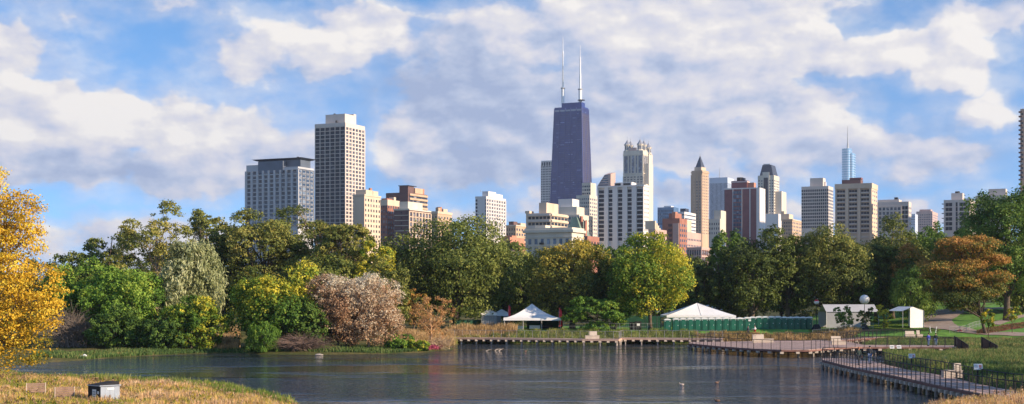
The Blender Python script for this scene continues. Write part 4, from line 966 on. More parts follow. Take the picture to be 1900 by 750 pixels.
T_('small_tree', 'small orange brown tree behind the dry shrub, under the oak', 768, 222, 540, 600, 60, P_RUST, 'round', 5000, .3, tone0=.45, r=.12)
T_('shrub', 'lime green shrub at the water on the bank point', 775, 187, 628, 653, 40, P_YG, 'bush', 6000, .2, tone0=.42, r=.05, cat='shrub')
T_('shrub', 'fresh green shrub mound left of the lime green shrub', 737, 187.5, 622, 654, 50, P_BRT, 'bush', 7000, .22, tone0=.5, r=.05, cat='shrub')
# bare twiggy shrubs
def twigs(label, px, Y, top, w, m, n=260, foot=None, droop=.5, name='bare_shrub'):
    NT_[0] += 1; rng = np.random.default_rng(NT_[0]); X = PX(px, Y); g0 = h1(X, Y) if foot is None else foot; hh = PZ(top, Y) - g0; ww = w / 2 * Y / F
    root = empty(name, (X, Y, g0), 0, label, 'shrub'); g = MB(); f = MB()
    for k in range(n):
        a = rng.random() * 6.28; q = rng.random() ** .5; e = Vector((math.cos(a) * q * ww, math.sin(a) * q * ww * .7, hh * (1 - q * q * droop) * (.6 + .4 * rng.random())))
        s0 = Vector((rng.normal() * ww * .3, rng.normal() * .5, 0)); e += Vector((rng.normal() * ww * .18, rng.normal() * .4, rng.normal() * hh * .1)); md = s0.lerp(e, .55) + Vector((rng.normal() * ww * .10, rng.normal() * .3, hh * .14 + rng.normal() * hh * .06)) 
        (g if k < n * .3 else f).tube([s0 if k < n * .3 else md * .6, md, e, e + (e - md) * .25 - Vector((0, 0, .25))], [.04, .025, .014, .006], 3, cap=False)
        if k % 2: e2 = md.lerp(e, .5) + Vector((rng.normal() * .5, rng.normal() * .5, rng.normal() * .4)); f.tube([md.lerp(e, .2), e2], [.014, .005], 3, cap=False)
    g.build('stem', m, root); f.build('twigs', m, root)
twigs('grey leafless twiggy shrub at the water left of the bright green thicket', 130, 188, 568, 110, mat('grey_twig', (.20, .16, .13), .9, .2, 2), 520)
twigs('dark tangled dead branches at the water edge below the yellow topped bush', 560, 182.5, 615, 110, mat('dark_twig', (.16, .11, .09), .9, .2, 2), 420, foot=.1)
twigs('pale fallen bare shrub at the water left of the boardwalk start', 818, 192, 615, 60, mat('pale_twig', (.42, .30, .19), .9, .2, 2), 90, foot=.2, droop=.8)
# unseen trees added right of the view to shade the near boardwalk
for X_, Y_, h_, tx in ((60, 90, 15, 'nearest'), (64, 106, 17, 'middle'), (69, 124, 17, 'farthest')):
    px_ = 950 + X_ / Y_ * F
    T_('added_shade_tree', '%s of three leafy trees added outside the right edge to shade the near boardwalk' % tx, px_, Y_, HY - (h_ - CZ) / Y_ * F, HY + 4 / Y_ * F, 14 / Y_ * F, P_MID, 'round', 5000, .6)
# row of woodland behind
rng0 = random.Random(5); kinds = []
for k, (tn, mm) in enumerate(((.3, P_DK), (.42, P_DK), (.3, P_MID))):
    kinds.append(crown(900 + k, 10, 8, 9.2, 'bush', 17000, .62, (0, 0, 0), tn, .14))
k = 0
WL = ['behind the golden tree', 'behind the left bank thicket', 'behind the silver willow', 'behind the dark tree at left', 'behind the olive trees', 'behind the tall grid tower trees', 'left behind the big oak', 'right behind the big oak', 'behind the peaked tents', 'behind the bronze topped maple', 'behind the yellow green maple', 'behind the white marquee', 'behind the poplars', 'behind the green toilets', 'behind the broad sunlit oak', 'behind the gabled tent', 'behind the rust cypress', 'behind the hillside path', 'behind the tallest right hand tree', 'at the far right behind the tallest tree']
wm_ = [fmesh('crown', c[0] + np.array([0, 0, 9.5]), c[1], (P_DK, P_DK, P_MID)[i]) for i, c in enumerate(kinds)]
wt_ = [limbs(np.random.default_rng(i), (0, 0, -.3), (0, 0, 12), .4, c[2] + np.array([0, 0, 9.5])).mesh('trunk', BARK, True) for i, c in enumerate(kinds)]
for i, px in enumerate([-20, 80, 190, 300, 410, 520, 640, 745, 850, 950, 1050, 1150, 1250, 1345, 1450, 1550, 1650, 1750, 1850, 1950]):
    Y = 300 + rng0.uniform(-8, 22); X = PX(px, Y); q = i % 3; s = rng0.uniform(.78, .92) * (.8 if px < 120 else 1)
    r_ = empty('woodland_tree', (X, Y, h1(X, Y)), rng0.uniform(0, 6), 'dark tree of the woodland row ' + WL[i], 'tree', 'trees of the dark woodland row'); r_.scale = (s, s, s * rng0.uniform(.88, 1.0))
    link('trunk', wt_[q], r_); link('crown', wm_[q], r_)
# far tree belt hiding the streets between the towers
vs, ts = [], []
rg = np.random.default_rng(77)
Cc = np.stack([rg.uniform(-230, 230, 900), rg.uniform(380, 470, 900), rg.uniform(1, 10.5, 900)], 1)
V, t = leaves(rg, Cc, np.tile([0, -.5, .6], (900, 1)), 24, 3.2, 1.3, np.clip(rg.normal(.3, .12, 900), 0, 1))
tag(link('distant_woodland', fmesh('distant_woodland', V, t, P_DK)), kind='stuff', label='distant dark belt of park trees in front of the city', cat='woodland')

# ------------------------------------------------------------------ grasses and reeds
def grass(name, label, poly, n, h, w, m, cat='grass', lean=.35, tone=(.5, .2), patchy=.25, clear=0.05, sc_=.12, hvar=.4, avoid=None, zone=0.0):
    NT_[0] += 1; rng = np.random.default_rng(NT_[0]); P = np.array([(q[0], q[1]) for q in poly]); lo, hi = P.min(0), P.max(0); got = []
    tot_ = 0
    while tot_ < n:
        q = lo + (hi - lo) * rng.random((n, 2)); k = (sdist(q[:, 0], q[:, 1], P) < 0) & (sdist(q[:, 0], q[:, 1]) > clear)
        if avoid is not None:
            for av in avoid: k &= sdist(q[:, 0], q[:, 1], av) > 0
        q = q[k]; cl_ = .5 + .5 * np.sin(q[:, 0] * 1.9 + 2.3 * np.sin(q[:, 1] * .8)) * np.sin(q[:, 1] * 1.7 + 1.9 * np.sin(q[:, 0] * .7 + 1))
        q = q[rng.random(len(q)) < .35 + .65 * cl_]; got.append(q); tot_ += len(q)
        if len(got) > 30: break
    q = np.concatenate(got)[:n]; n = len(q); x, y = q[:, 0], q[:, 1]; z = H(x, y)
    f = np.sin(x * sc_ * 6 + np.sin(y * sc_ * 4.1) * 2) * np.sin(y * sc_ * 5 + np.sin(x * sc_ * 3.3) * 2)
    f = f * .6 + .8 * np.sin(x * sc_ * 1.7 + 2.1 * np.sin(y * sc_ * 1.3 + 1)) * np.sin(y * sc_ * 2.2 + 1.5 * np.sin(x * sc_ * 1.1))
    t = np.clip(tone[0] + f * patchy + rng.normal(size=n) * tone[1], 0, 1)
    hh = h * (1 - hvar + 2 * hvar * rng.random(n) ** 1.3) * (1 + .25 * f + .30 * np.sin(x * 1.9 + 2.3 * np.sin(y * .8)) * np.sin(y * 1.7 + 1.9 * np.sin(x * .7 + 1))); a = rng.random(n) * 6.283; l = rng.random(n) * lean * hh
    b = rng.random(n) * 6.283; dx, dy = np.cos(b) * w / 2, np.sin(b) * w / 2
    tx, ty = x + np.cos(a) * l, y + np.sin(a) * l; mx_, my_ = x + np.cos(a) * l * .3, y + np.sin(a) * l * .3
    V = np.stack([np.stack([x - dx, y - dy, z - .03], 1), np.stack([x + dx, y + dy, z - .03], 1),
                  np.stack([mx_ + dx * .8, my_ + dy * .8, z + hh * .6], 1), np.stack([mx_ - dx * .8, my_ - dy * .8, z + hh * .6], 1),
                  np.stack([tx + dx * .15, ty + dy * .15, z + hh], 1), np.stack([tx - dx * .15, ty - dy * .15, z + hh], 1)], 1).reshape(-1, 3)
    i = np.arange(n)[:, None] * 6
    Fc = np.concatenate([i + np.array([[0, 1, 2, 3]]), i + np.array([[3, 2, 4, 5]])])
    o = link(name, fast_mesh(name, V, Fc, m, np.concatenate([t, np.clip(t + .12, 0, 1)]))); tag(o, label, cat, kind='stuff'); return o
M_MEAD = tone_mat('blades_meadow', [(0, (.07, .12, .02)), (.3, (.30, .36, .05)), (.55, (.62, .46, .12)), (.78, (.74, .42, .20)), (1, (.78, .58, .36))], .3)
M_GRN = tone_mat('blades_green', [(0, (.05, .10, .015)), (.5, (.15, .23, .035)), (.8, (.30, .33, .07)), (1, (.48, .42, .16))], .3)
M_REED = tone_mat('blades_reed', [(0, (.04, .085, .022)), (.4, (.10, .18, .045)), (.75, (.20, .25, .07)), (1, (.40, .30, .13))], .25)
M_TAN = tone_mat('blades_tan', [(0, (.16, .16, .05)), (.35, (.36, .25, .10)), (.7, (.52, .33, .15)), (1, (.62, .47, .26))], .3)
near = [G(a, b_)[:2] for a, b_ in [(-60, 684), (60, 702), (230, 714), (330, 719), (420, 726), (500, 739), (560, 756), (640, 800), (-60, 800)]]
grass('meadow_grass', 'tall tan and green meadow grass on the near left bank', near, 120000, .40, .05, M_MEAD, tone=(.50, .20), patchy=.42, sc_=.14)
edge = [G(a, b_)[:2] for a, b_ in [(-60, 684), (60, 702), (230, 714), (330, 719), (420, 726), (500, 739), (560, 756), (600, 775), (500, 757), (400, 742), (300, 732), (200, 727), (60, 716), (-60, 700)]]
grass('bank_grass', 'green sedge along the near left waterline', edge, 26000, .55, .06, M_GRN, tone=(.45, .2), patchy=.2, clear=.02)
fr = [G(a, b_)[:2] for a, b_ in [(1590, 800), (1660, 786), (1740, 766), (1820, 754), (1862, 748), (1960, 740), (1990, 830), (1590, 830)]]
grass('meadow_grass', 'orange tipped tall grass in the lower right corner', fr, 60000, .62, .055, M_MEAD, tone=(.52, .2), patchy=.25)

# ------------------------------------------------------------------ boardwalks
def resample(P, step):
    P = [Vector(p) for p in P]; L = [0]
    for a, b_ in zip(P[:-1], P[1:]): L.append(L[-1] + (b_ - a).length)
    n = max(1, round(L[-1] / step)); out = []
    for k in range(n + 1):
        t = L[-1] * k / n
        for i in range(len(P) - 1):
            if t <= L[i + 1] + 1e-6: out.append(P[i].lerp(P[i + 1], (t - L[i]) / (L[i + 1] - L[i]))); break
    return out
def boardwalk(name, label, front, back, z, rim, rails=('f', 'b'), pstep=1.5, jstep=1.0, pile=2.6, rail_m=STEEL, jm=None, deckm=WOOD, rows=2, pr=.13):
    F_ = [G(a, b_, z) for a, b_ in front]; B_ = [G(a, b_, z) for a, b_ in back]; n = len(F_)
    o0 = Vector((F_[0].x, F_[0].y, 0)); F_ = [p - o0 for p in F_]; B_ = [p - o0 for p in B_]
    root = empty(name, o0, 0, label, 'boardwalk')
    # planks laid across the walk, each with a thin gap
    g = MB(); NP = 0
    for i in range(n - 1):
        L = max((F_[i + 1] - F_[i]).length, (B_[i + 1] - B_[i]).length); k = max(1, int(L / .30))
        for q in range(k):
            t0, t1 = q / k, (q + .93) / k
            a, b_, c, d = F_[i].lerp(F_[i + 1], t0), F_[i].lerp(F_[i + 1], t1), B_[i].lerp(B_[i + 1], t1), B_[i].lerp(B_[i + 1], t0)
            dz = Vector((0, 0, .06)); g.add([a - dz, b_ - dz, c - dz, d - dz, a, b_, c, d], [(0, 3, 2, 1), (4, 5, 6, 7), (0, 1, 5, 4), (1, 2, 6, 5), (2, 3, 7, 6), (3, 0, 4, 7)])
    g.build('deck', deckm, root)
    g = MB()
    for P in (F_, B_):
        for a, b_ in zip(P[:-1], P[1:]): g.beam(a - Vector((0, 0, .062)), b_ - Vector((0, 0, .062)), .10, .20)
    g.build('rim_beam', rim, root)
    g = MB()
    for a, b_ in zip(F_, B_): g.beam(a.lerp(b_, .02) - Vector((0, 0, .265)), a.lerp(b_, .98) - Vector((0, 0, .265)), .14, .22)
    for P, Q in ((F_, B_),):
        A_ = [a.lerp(b_, .12) - Vector((0, 0, .27)) for a, b_ in zip(P, Q)]
        for a, b_ in zip(A_[:-1], A_[1:]): g.beam(a, b_, .12, .26)
    g.build('stringer', WOODD, root)
    jm = jm or BENCH
    for p in resample(F_, jstep)[:100]:
        MB().box(-.22, .22, -.06, .30, -.52, -.265).build('joist_end', jm, root, p)
    A_ = resample([a.lerp(b_, .06) for a, b_ in zip(F_, B_)], pile); C_ = resample([a.lerp(b_, .92) for a, b_ in zip(F_, B_)], pile)
    pm = MB().lathe([(pr, -2.0 - z), (pr, -.5)], 8).mesh('pile', PILE)
    for p in A_ + (C_ if rows > 1 else []): link('pile', pm, root, p)
    HR = 1.15
    posts = []
    for key, P in (('f', F_), ('b', B_)):
        if key not in rails: continue
        Q = resample(P, pstep); posts += Q
        h = MB(); h.tube([q + Vector((0, 0, HR)) for q in Q], .035, 5); h.build('handrail', rail_m, root)
        c = MB()
        for zz in (.12, .28, .44, .60, .76, .92): c.tube([q + Vector((0, 0, zz)) for q in Q], .010, 3)
        c.build('cable', rail_m, root)
    pm2 = MB().box(-.03, .03, -.03, .03, -.2, HR).mesh('railing_post', rail_m)
    for p in posts[:100]: link('railing_post', pm2, root, p)
    if len(posts) > 100:
        g = MB()
        for p in posts[100:]: g.box(p.x - .03, p.x + .03, p.y - .03, p.y + .03, p.z - .2, p.z + HR)
        tag(g.build('railing_post', rail_m, root), kind='stuff')
    return root
RIMR = mat('red_brown_rim', (.20, .10, .08), .8, .2, 1.5); PEACH = mat('sunlit_peach_timber', (.66, .43, .30), .85, .12, 1.0)  # peach tone puts the sunlit look of the far fascia into its colour
RAILG = mat('grey_rail', (.30, .29, .28), .5, .1, 2, metal=.3)
boardwalk('boardwalk', 'long low boardwalk along the far shore in front of the tents and toilets',
          [(828, 626.5), (900, 627.2), (1000, 628.4), (1080, 629.3), (1148, 629.8), (1153, 627.4), (1220, 627.8), (1300, 628.5), (1340, 629)],
          [(829, 625.5), (900, 626.1), (1000, 627.2), (1080, 628.1), (1148, 628.6), (1154, 626.2), (1220, 626.6), (1300, 627.2), (1341, 627.6)], 1.0, PEACH, rails=('b',), pstep=1.35, jstep=1.3, rail_m=RAILG)
boardwalk('boardwalk', 'middle boardwalk platform jutting over the pond with a walkway running right to the ramp walls',
          [(1278, 637), (1330, 642), (1400, 647), (1450, 649), (1500, 649), (1555, 644.5), (1600, 643.5), (1700, 643.5), (1775, 644)],
          [(1283, 634.5), (1330, 634), (1400, 633), (1450, 632), (1505, 631), (1566, 633), (1603, 640), (1702, 640.5), (1776, 641)], 1.0, RIMR, pstep=1.5, jstep=2.0, pr=.16)
boardwalk('boardwalk', 'short upper boardwalk linking the middle platform back to the park path',
          [(1553, 632), (1600, 628), (1640, 625.6), (1740, 624.6)], [(1545, 630), (1592, 626.4), (1638, 624), (1740, 623)], 1.15, RIMR, pstep=1.6, jstep=3)
boardwalk('boardwalk', 'near boardwalk curving in from the lower right corner with dark post railings',
          [(1526, 667.5), (1560, 676), (1588, 682.5), (1640, 693), (1679, 701), (1740, 714), (1795, 725), (1850, 735.5), (1960, 752)],
          [(1527, 664.5), (1575, 665.5), (1618, 670.5), (1650, 678), (1683, 686), (1746, 696), (1801, 709), (1852, 720), (1930, 731)], 1.0, RIMR, pstep=1.25, jstep=1.3, pile=2.2, pr=.15)

def block_bench(label, px, py, z, w, back, rz=0, seat=.46, backh=.95, d=.7, bx=0.0):
    p = G(px, py, z); root = empty('bench', p, rz, label, 'bench', None)
    MB().box(-w / 2, w / 2, -d / 2, d / 2, 0, seat - .06).build('base', BENCH, root); MB().box(-w / 2 - .04, w / 2 + .04, -d / 2 - .04, d / 2 + .04, seat - .06, seat).build('seat', BENCH, root)
    MB().frust((bx - back / 2, bx + back / 2, -.05, d / 2 - .05), (bx - back / 2, bx + back / 2, .12, d / 2 - .05), seat, backh).build('backrest', BENCH, root)
    return root
block_bench('cream block bench with high back on the far shore boardwalk', 1099, 628.6, 1.0, 2.2, 1.2, seat=.52, backh=1.15, bx=.15)
block_bench('cream block bench on the middle platform near the red trousered runner', 1416, 635.5, 1.0, 2.9, 1.4, seat=.55, backh=1.15, bx=-.6)
r_ = empty('pillar', G(1399.5, 636.5, 1.0), 0, 'cream block pillar at the left end of the bench on the middle platform', 'pillar')
MB().box(-.25, .25, -.25, .25, 0, 1.1).build('shaft', BENCH, r_); MB().box(-.3, .3, -.3, .3, 1.1, 1.18).build('cap', BENCH, r_)
block_bench('tall backed cream block bench at the right end of the middle platform', 1556, 639.5, 1.0, 2.0, 1.3, seat=.5, backh=1.15, bx=-.35)
block_bench('grey shaded block bench on the near boardwalk between the two tilted sign panels', 1766, 700.5, 1.0, 1.5, .55, seat=.6, backh=1.15, bx=.5)
block_bench('pale brown block bench beside the upper boardwalk, right of the gabled white tent', 1688, 626, 1.15, 1.6, 1.4, seat=.5, backh=1.0)
block_bench('white block seat just left of the blue jacketed walker pair, on the upper boardwalk', 1706, 626, 1.15, .9, .5, seat=.5, backh=1.1, bx=-.2)

# tilted sign panels
PAPER = mat('sign_paper', (.72, .72, .70), .6, .06, 3); INK = mat('sign_print', (.25, .28, .30), .7, .2, 6); INKR = mat('sign_picture', (.55, .22, .18), .7, .2, 6)
def sign(label, p, w, h, rz, tilt=R(35)):
    root = empty('sign_panel', p, rz, label, 'sign')
    o = MB().box(-w / 2, w / 2, -.02, .02, -h / 2, h / 2).build('panel', PAPER, root, (0, 0, 1.28), (-tilt, 0, 0))
    for k in range(4): MB().box(-w * .42, -w * .05, -.026, -.021, h * (.25 - .15 * k), h * (.32 - .15 * k)).build('print', INK, o)
    MB().box(w * .08, w * .40, -.026, -.021, -h * .2, h * .3).build('picture', INKR, o)
    MB().tube([(0, .05, 0), (0, .05, 1.25)], .03, 6).build('post', STEEL, root)
sign('tilted white sign panel on the rail, left one on the near boardwalk', G(1692, 687.5, 1.0), .56, .46, R(-12))
sign('tilted white sign panel with a red picture, right one on the near boardwalk', G(1815, 712.5, 1.0), .62, .52, R(-12))
for k, (px, tx) in enumerate(((1655, 'left of the two white sign boards hung under the middle walkway rail'), (1668, 'right of the two white sign boards hung under the middle walkway rail'))):
    p = Vector((PX(px, 166), 166, 0)); root = empty('sign_panel', (p.x, p.y, -.3), 0, tx, 'sign')
    o = MB().box(-.27, .27, -.02, .02, -.22, .22).build('panel', PAPER, root, (0, 0, 1.75), (R(-30), 0, 0)); MB().box(-.2, .2, -.026, -.021, -.1, .1).build('print', INK, o)
    MB().tube([(0, .05, 0), (0, .05, 1.7)], .035, 6).build('post', STEEL, root)
# dark ramp side walls
def ramp(label, a, b_, h0, h1_, Y):
    x0, x1 = PX(a, Y), PX(b_, Y - 3); root = empty('ramp_wall', (x0, Y, .75), 0, label, 'ramp wall'); L = x1 - x0
    MB().add([(0, 0, 0), (L, -3, 0), (L, -2.85, 0), (0, .15, 0), (0, 0, h0), (L, -3, h1_), (L, -2.85, h1_), (0, .15, h0)], [(0, 3, 2, 1), (4, 5, 6, 7), (0, 1, 5, 4), (1, 2, 6, 5), (2, 3, 7, 6), (3, 0, 4, 7)]).build('panel', WOODD, root)
    MB().tube([(0, .07, h0 + .03), (L, -2.93, h1_ + .03)], .05, 6).build('top_rail', STEEL, root)
    for t in (0.02, .5, .98): MB().box(-.06, .06, -.06, .06, -.6, h0 + (h1_ - h0) * t).build('post', STEEL, root, (L * t, .07 - 3 * t - .12, 0))
ramp('dark sloping ramp wall at the right end of the middle walkway', 1771, 1797, 1.6, .5, 180)
ramp('dark sloping ramp wall farther right, half hidden in the reeds', 1821, 1851, 1.5, .45, 180)

# ------------------------------------------------------------------ tents and event gear
FAB = mat('tent_fabric', (.82, .82, .82), .7, .04, .5); FABG = mat('tent_wall_grey', (.36, .36, .37), .8, .08, .6); TG = mat('toilet_green', (.012, .12, .07), .45, .12, 1.0, spec=.5)
TW = mat('toilet_roof_white', (.78, .80, .78), .5, .04, 1); GRNF = mat('green_windscreen', (.014, .075, .042), .8, .15, .8); RED = mat('red_cloth', (.62, .04, .05), .7, .1, 1)
def peak_tent(name, label, px, Y, w, top, eave, d=None, walls=None, open_front=True, tip=.0, group=None, rz=0, scal=True):
    X = PX(px, Y); g0 = h1(X, Y); W_ = w * Y / F; d = d or W_; ze, zt = PZ(eave, Y) - g0, PZ(top, Y) - g0
    root = empty(name, (X, Y, g0), rz, label, 'tent', group); g = MB(); n = 9; rings = []
    for k in range(n):
        t = k / (n - 1); q = (1 - t) ** (1.0 + tip); rings.append((W_ / 2 * (1 - t) + .04, d / 2 * (1 - t) + .04, ze + (zt - ze) * (t ** (1 + tip * .9))))
    vs = []; fs = []; S = 8
    for (a, b_, z) in rings:
        for side in range(4):
            for q in range(S):
                u = -1 + 2 * q / S; x, y = [(u * a, -b_), (a, u * b_), (-u * a, b_), (-a, -u * b_)][side]
                vs.append((x, y, z - .10 * math.cos(u * math.pi / 2) * (1 if z > ze + .01 and z < zt - .1 else 0)))
    m4 = 4 * S
    for i in range(n - 1):
        for j in range(m4): fs.append((i * m4 + j, i * m4 + (j + 1) % m4, (i + 1) * m4 + (j + 1) % m4, (i + 1) * m4 + j))
    g.add(vs, fs); g.build('canopy', FAB, root, smooth=False)
    sm_ = MB(); 
    for j in range(0, m4, S // 2 if W_ > 6 else S): sm_.tube([Vector(vs[i * m4 + j]) + Vector((0, 0, .02)) for i in range(n)], .028, 4, cap=False)
    sm_.build('seam', GALV, root)
    v = MB(); a, b_ = W_ / 2 + .05, d / 2 + .05
    for side in range(4):
        for q in range(S * 2):
            u0, u1 = -1 + q / S, -1 + (q + 1) / S; dz = .34 + (.10 * abs(math.sin((q + .5) * 1.57)) if scal else 0)
            P = [[(u * a, -b_), (a, u * b_), (-u * a, b_), (-a, -u * b_)][side] for u in (u0, u1)]
            v.add([(P[0][0], P[0][1], ze), (P[1][0], P[1][1], ze), (P[1][0], P[1][1], ze - dz), (P[0][0], P[0][1], ze - dz)], [(0, 1, 2, 3)])
    v.build('valance', FAB, root)
    pm = MB().tube([(0, 0, 0), (0, 0, ze)], .05, 6).mesh('pole', GALV)
    for x in ((-1, 1) if W_ < 6 else (-1, -.33, .33, 1)):
        for y in (-1, 1): link('pole', pm, root, (x * (W_ / 2 - .1), y * (d / 2 - .1), 0))
    if walls:
        for wl in walls:
            mw = FABG; pleat = MB(); a, b_ = W_ / 2 - .12, d / 2 - .12; N = 16
            e = {'f': ((-a, -b_), (a, -b_)), 'l': ((-a, b_), (-a, -b_)), 'r': ((a, -b_), (a, b_)), 'b': ((a, b_), (-a, b_)), 'fl': ((-a, -b_), (-a * .1, -b_)), 'fr': ((a * .25, -b_), (a, -b_))}[wl]
            for q in range(N):
                p0, p1 = [Vector((*e[0], 0)).lerp(Vector((*e[1], 0)), t) for t in (q / N, (q + 1) / N)]; o0, o1 = (.06 * (q % 2), .06 * ((q + 1) % 2))
                pleat.add([(p0.x, p0.y - o0, .05), (p1.x, p1.y - o1, .05), (p1.x, p1.y - o1, ze - .05), (p0.x, p0.y - o0, ze - .05)], [(0, 1, 2, 3)])
            pleat.build('side_wall', mw, root)
    return root
peak_tent('peaked_tent', 'large white peaked canopy with scalloped edge over tables, left of the tall red flag', 987, 234, 104, 564, 589.5, tip=.7)
peak_tent('peaked_tent', 'small white tent with grey side walls, leftmost of the tents', 908, 238, 30, 574, 581, walls=('f', 'l', 'r'), tip=.2)
peak_tent('peaked_tent', 'small white tent with side walls right of the leftmost tent', 931, 241, 32, 574, 582, walls=('fl', 'r', 'fr'), tip=.2)
peak_tent('marquee', 'wide white marquee with a shallow peak behind the left row of toilets', 1294, 238, 125, 562.5, 585, d=10, tip=.1, scal=False)
peak_tent('marquee', 'steep white tent peak rising behind the wide marquee', 1316, 268, 44, 547, 575, d=8, tip=.8)
def ridge_tent(name, label, pxL, pxR, Y, ridge, eave, d, rz=0, wall_m=FABG, roof_m=FAB, open_left=.0, gable=False):
    x0, x1 = PX(pxL, Y), PX(pxR, Y); g0 = h1((x0 + x1) / 2, Y); W_ = x1 - x0; ze, zr = PZ(eave, Y) - g0, PZ(ridge, Y) - g0
    root = empty(name, ((x0 + x1) / 2, Y, g0), rz, label, 'tent'); a, b_ = W_ / 2, d / 2
    if gable:   # gable end to the viewer
        MB().add([(-a - .1, -b_, ze - .1), (-.0, -b_, zr), (0, b_, zr), (-a - .1, b_, ze - .1)], [(0, 1, 2, 3)]).build('roof_panel', roof_m, root)
        MB().add([(a + .1, -b_, ze - .1), (-.0, -b_, zr), (0, b_, zr), (a + .1, b_, ze - .1)], [(3, 2, 1, 0)]).build('roof_panel', roof_m, root)
        MB().add([(-a + a * 2 * open_left, -b_ + .05, 0), (a, -b_ + .05, 0), (a, -b_ + .05, ze), (0, -b_ + .05, zr - .05), (-a + a * 2 * open_left, -b_ + .05, ze + (zr - ze) * min(1, open_left * 2))], [(0, 1, 2, 3, 4)]).build('gable_wall', wall_m, root)
        MB().add([(a, -b_, 0), (a, b_, 0), (a, b_, ze), (a, -b_, ze)], [(0, 1, 2, 3)]).build('side_wall', wall_m, root)
    else:
        MB().add([(-a, -b_, ze - .05), (a, -b_, ze - .05), (a, 0, zr), (-a, 0, zr)], [(0, 1, 2, 3)]).build('roof_panel', roof_m, root)
        MB().add([(-a, b_, ze - .05), (a, b_, ze - .05), (a, 0, zr), (-a, 0, zr)], [(3, 2, 1, 0)]).build('roof_panel', roof_m, root)
        n = max(3, int(W_ / 2.4))
        for k in range(n):
            if k in (2, 5): continue
            u0, u1 = -a + W_ * k / n + .05, -a + W_ * (k + 1) / n - .05
            MB().box(u0, u1, -b_, -b_ + .05, 0, ze - .2).build('side_wall', wall_m, root)
        MB().box(-a, a, b_ - .05, b_, 0, ze - .1).build('back_wall', wall_m, root)
    for x in (-a, a):
        for y in (-b_, b_): MB().tube([(x, y, 0), (x, y, ze)], .05, 6).build('pole', GALV, root)
ridge_tent('ridge_tent', 'long grey walled tent behind the saplings right of the toilets', 1526, 1622, 244, 565, 578, 6, roof_m=mat('tent_roof_grey', (.45, .46, .48), .8, .06, .6))
ridge_tent('ridge_tent', 'bright white gabled tent standing on the lawn left of the winding path', 1659, 1702, 238, 569, 576, 5, rz=R(14), wall_m=FAB, open_left=.36, gable=True)
# portable toilets
def toilet():
    root = empty('portable_toilet'); w, d, h = .55, .56, 1.98
    g = MB().box(-w, w, -d, d, .1, h); g.box(-w - .02, w + .02, -d - .02, d + .02, 0, .1)
    for x in (-w, w - .06): g.box(x, x + .06, -d - .03, -d, .1, h)
    g.build('cabin', TG, root)
    o = MB().box(-.34, .34, -d - .045, -d - .005, .16, 1.86).build('door', TG, root); MB().box(.22, .30, -d - .06, -d - .045, .95, 1.07).build('latch', TW, o)
    pts = [(math.cos(R(180 - k * 18)) * (w + .05), max(0, math.sin(R(k * 18)) * .26)) for k in range(11)]
    r = MB(); n = len(pts); r.add([(x, -d - .06, h + z) for x, z in pts] + [(x, d + .06, h + z) for x, z in pts], [tuple(range(n)), tuple(range(n, 2 * n))[::-1]] + [(i, i + 1, n + i + 1, n + i) for i in range(n - 1)] + [(0, n, 2 * n - 1, n - 1)])
    r.build('roof', TW, root); MB().box(-w, w, -d - .02, -d - .003, h - .2, h - .12).build('vent_strip', TW, root); return root
spots = []
for k in range(12): spots.append((1238 + k * 13.2 + (3 if k else 0), 227.0 + k * .25, 0))
for k in range(10): t = k / 9; spots.append((1397 + k * 11.6, 230.0 + 5.5 * t, R(-8 - 10 * t)))
tl = toilet()
GRPT = 'green portable toilets in a long row'
for i, (px, Y, rz) in enumerate(spots):
    o = tl if i == 0 else copy_tree(tl); X = PX(px, Y); o.location = (X, Y, h1(X, Y) - .02); o.rotation_euler.z = rz
    ordn = ['leftmost', 'second from left', 'third from left', 'fourth from left', 'fifth from left', 'sixth from left', 'seventh from left', 'eighth from left', 'ninth from left', 'tenth from left', 'eleventh from left', 'twelfth from left'][i] if i < 12 else ['tenth from right', 'ninth from right', 'eighth from right', 'seventh from right', 'sixth from right', 'fifth from right', 'fourth from right', 'third from right', 'second from right', 'rightmost'][i - 12]
    tag(o, 'green portable toilet with white roof, %s in the long row' % ordn, 'toilet', GRPT)
# notice boards on toilets
for px, Y in ((1391, 229.1), (1434, 231.3)):
    X = PX(px, Y); tag(MB().box(-.22, .22, -.02, .02, -.15, .15).build('notice', PAPER, None, (X, Y, h1(X, Y) + 1.75)), 'small white notice on the green toilets, ' + ('left one' if px < 1400 else 'right one'), 'notice')
# round lantern balloons on poles
WHB = mat('balloon_white', (.85, .80, .72), .5, .03, 1); REDB2 = mat('balloon_red', (.65, .04, .05), .5, .05, 1); BLK = mat('black_cloth', (.02, .02, .022), .8, .1, 1)
def ball(label, px, py, Y, r, red, skirt):
    X = PX(px, Y); g0 = h1(X, Y); zc = PZ(py, Y) - g0; root = empty('balloon_lamp', (X, Y, g0), 0, label, 'balloon')
    N = 12; P = [(r * math.sin(math.pi * k / N) + .01, zc - r * math.cos(math.pi * k / N)) for k in range(N + 1)]
    cut = 7 if red else N
    MB().lathe(P[:cut + 1], 18).build('balloon', WHB, root, smooth=True)
    if red: MB().lathe(P[cut:], 18).build('red_cap', REDB2, root, smooth=True)
    MB().tube([(0, 0, 0), (0, 0, zc - r)], .05, 6).build('pole', STEEL, root)
    if skirt: MB().frust((-.8, .8, -.8, .8), (-.35, .35, -.35, .35), 0, 1.0).build('base_skirt', BLK, root)
ball('red and white round balloon on a pole left of the wide marquee', 1219, 576.5, 232, .42, True, False)
ball('red topped white round balloon on a pole with a black base, right of the toilets', 1515, 560.5, 232, .42, True, True)
ball('large cream round balloon above the grey walled tent', 1604, 556, 227, .80, False, True)
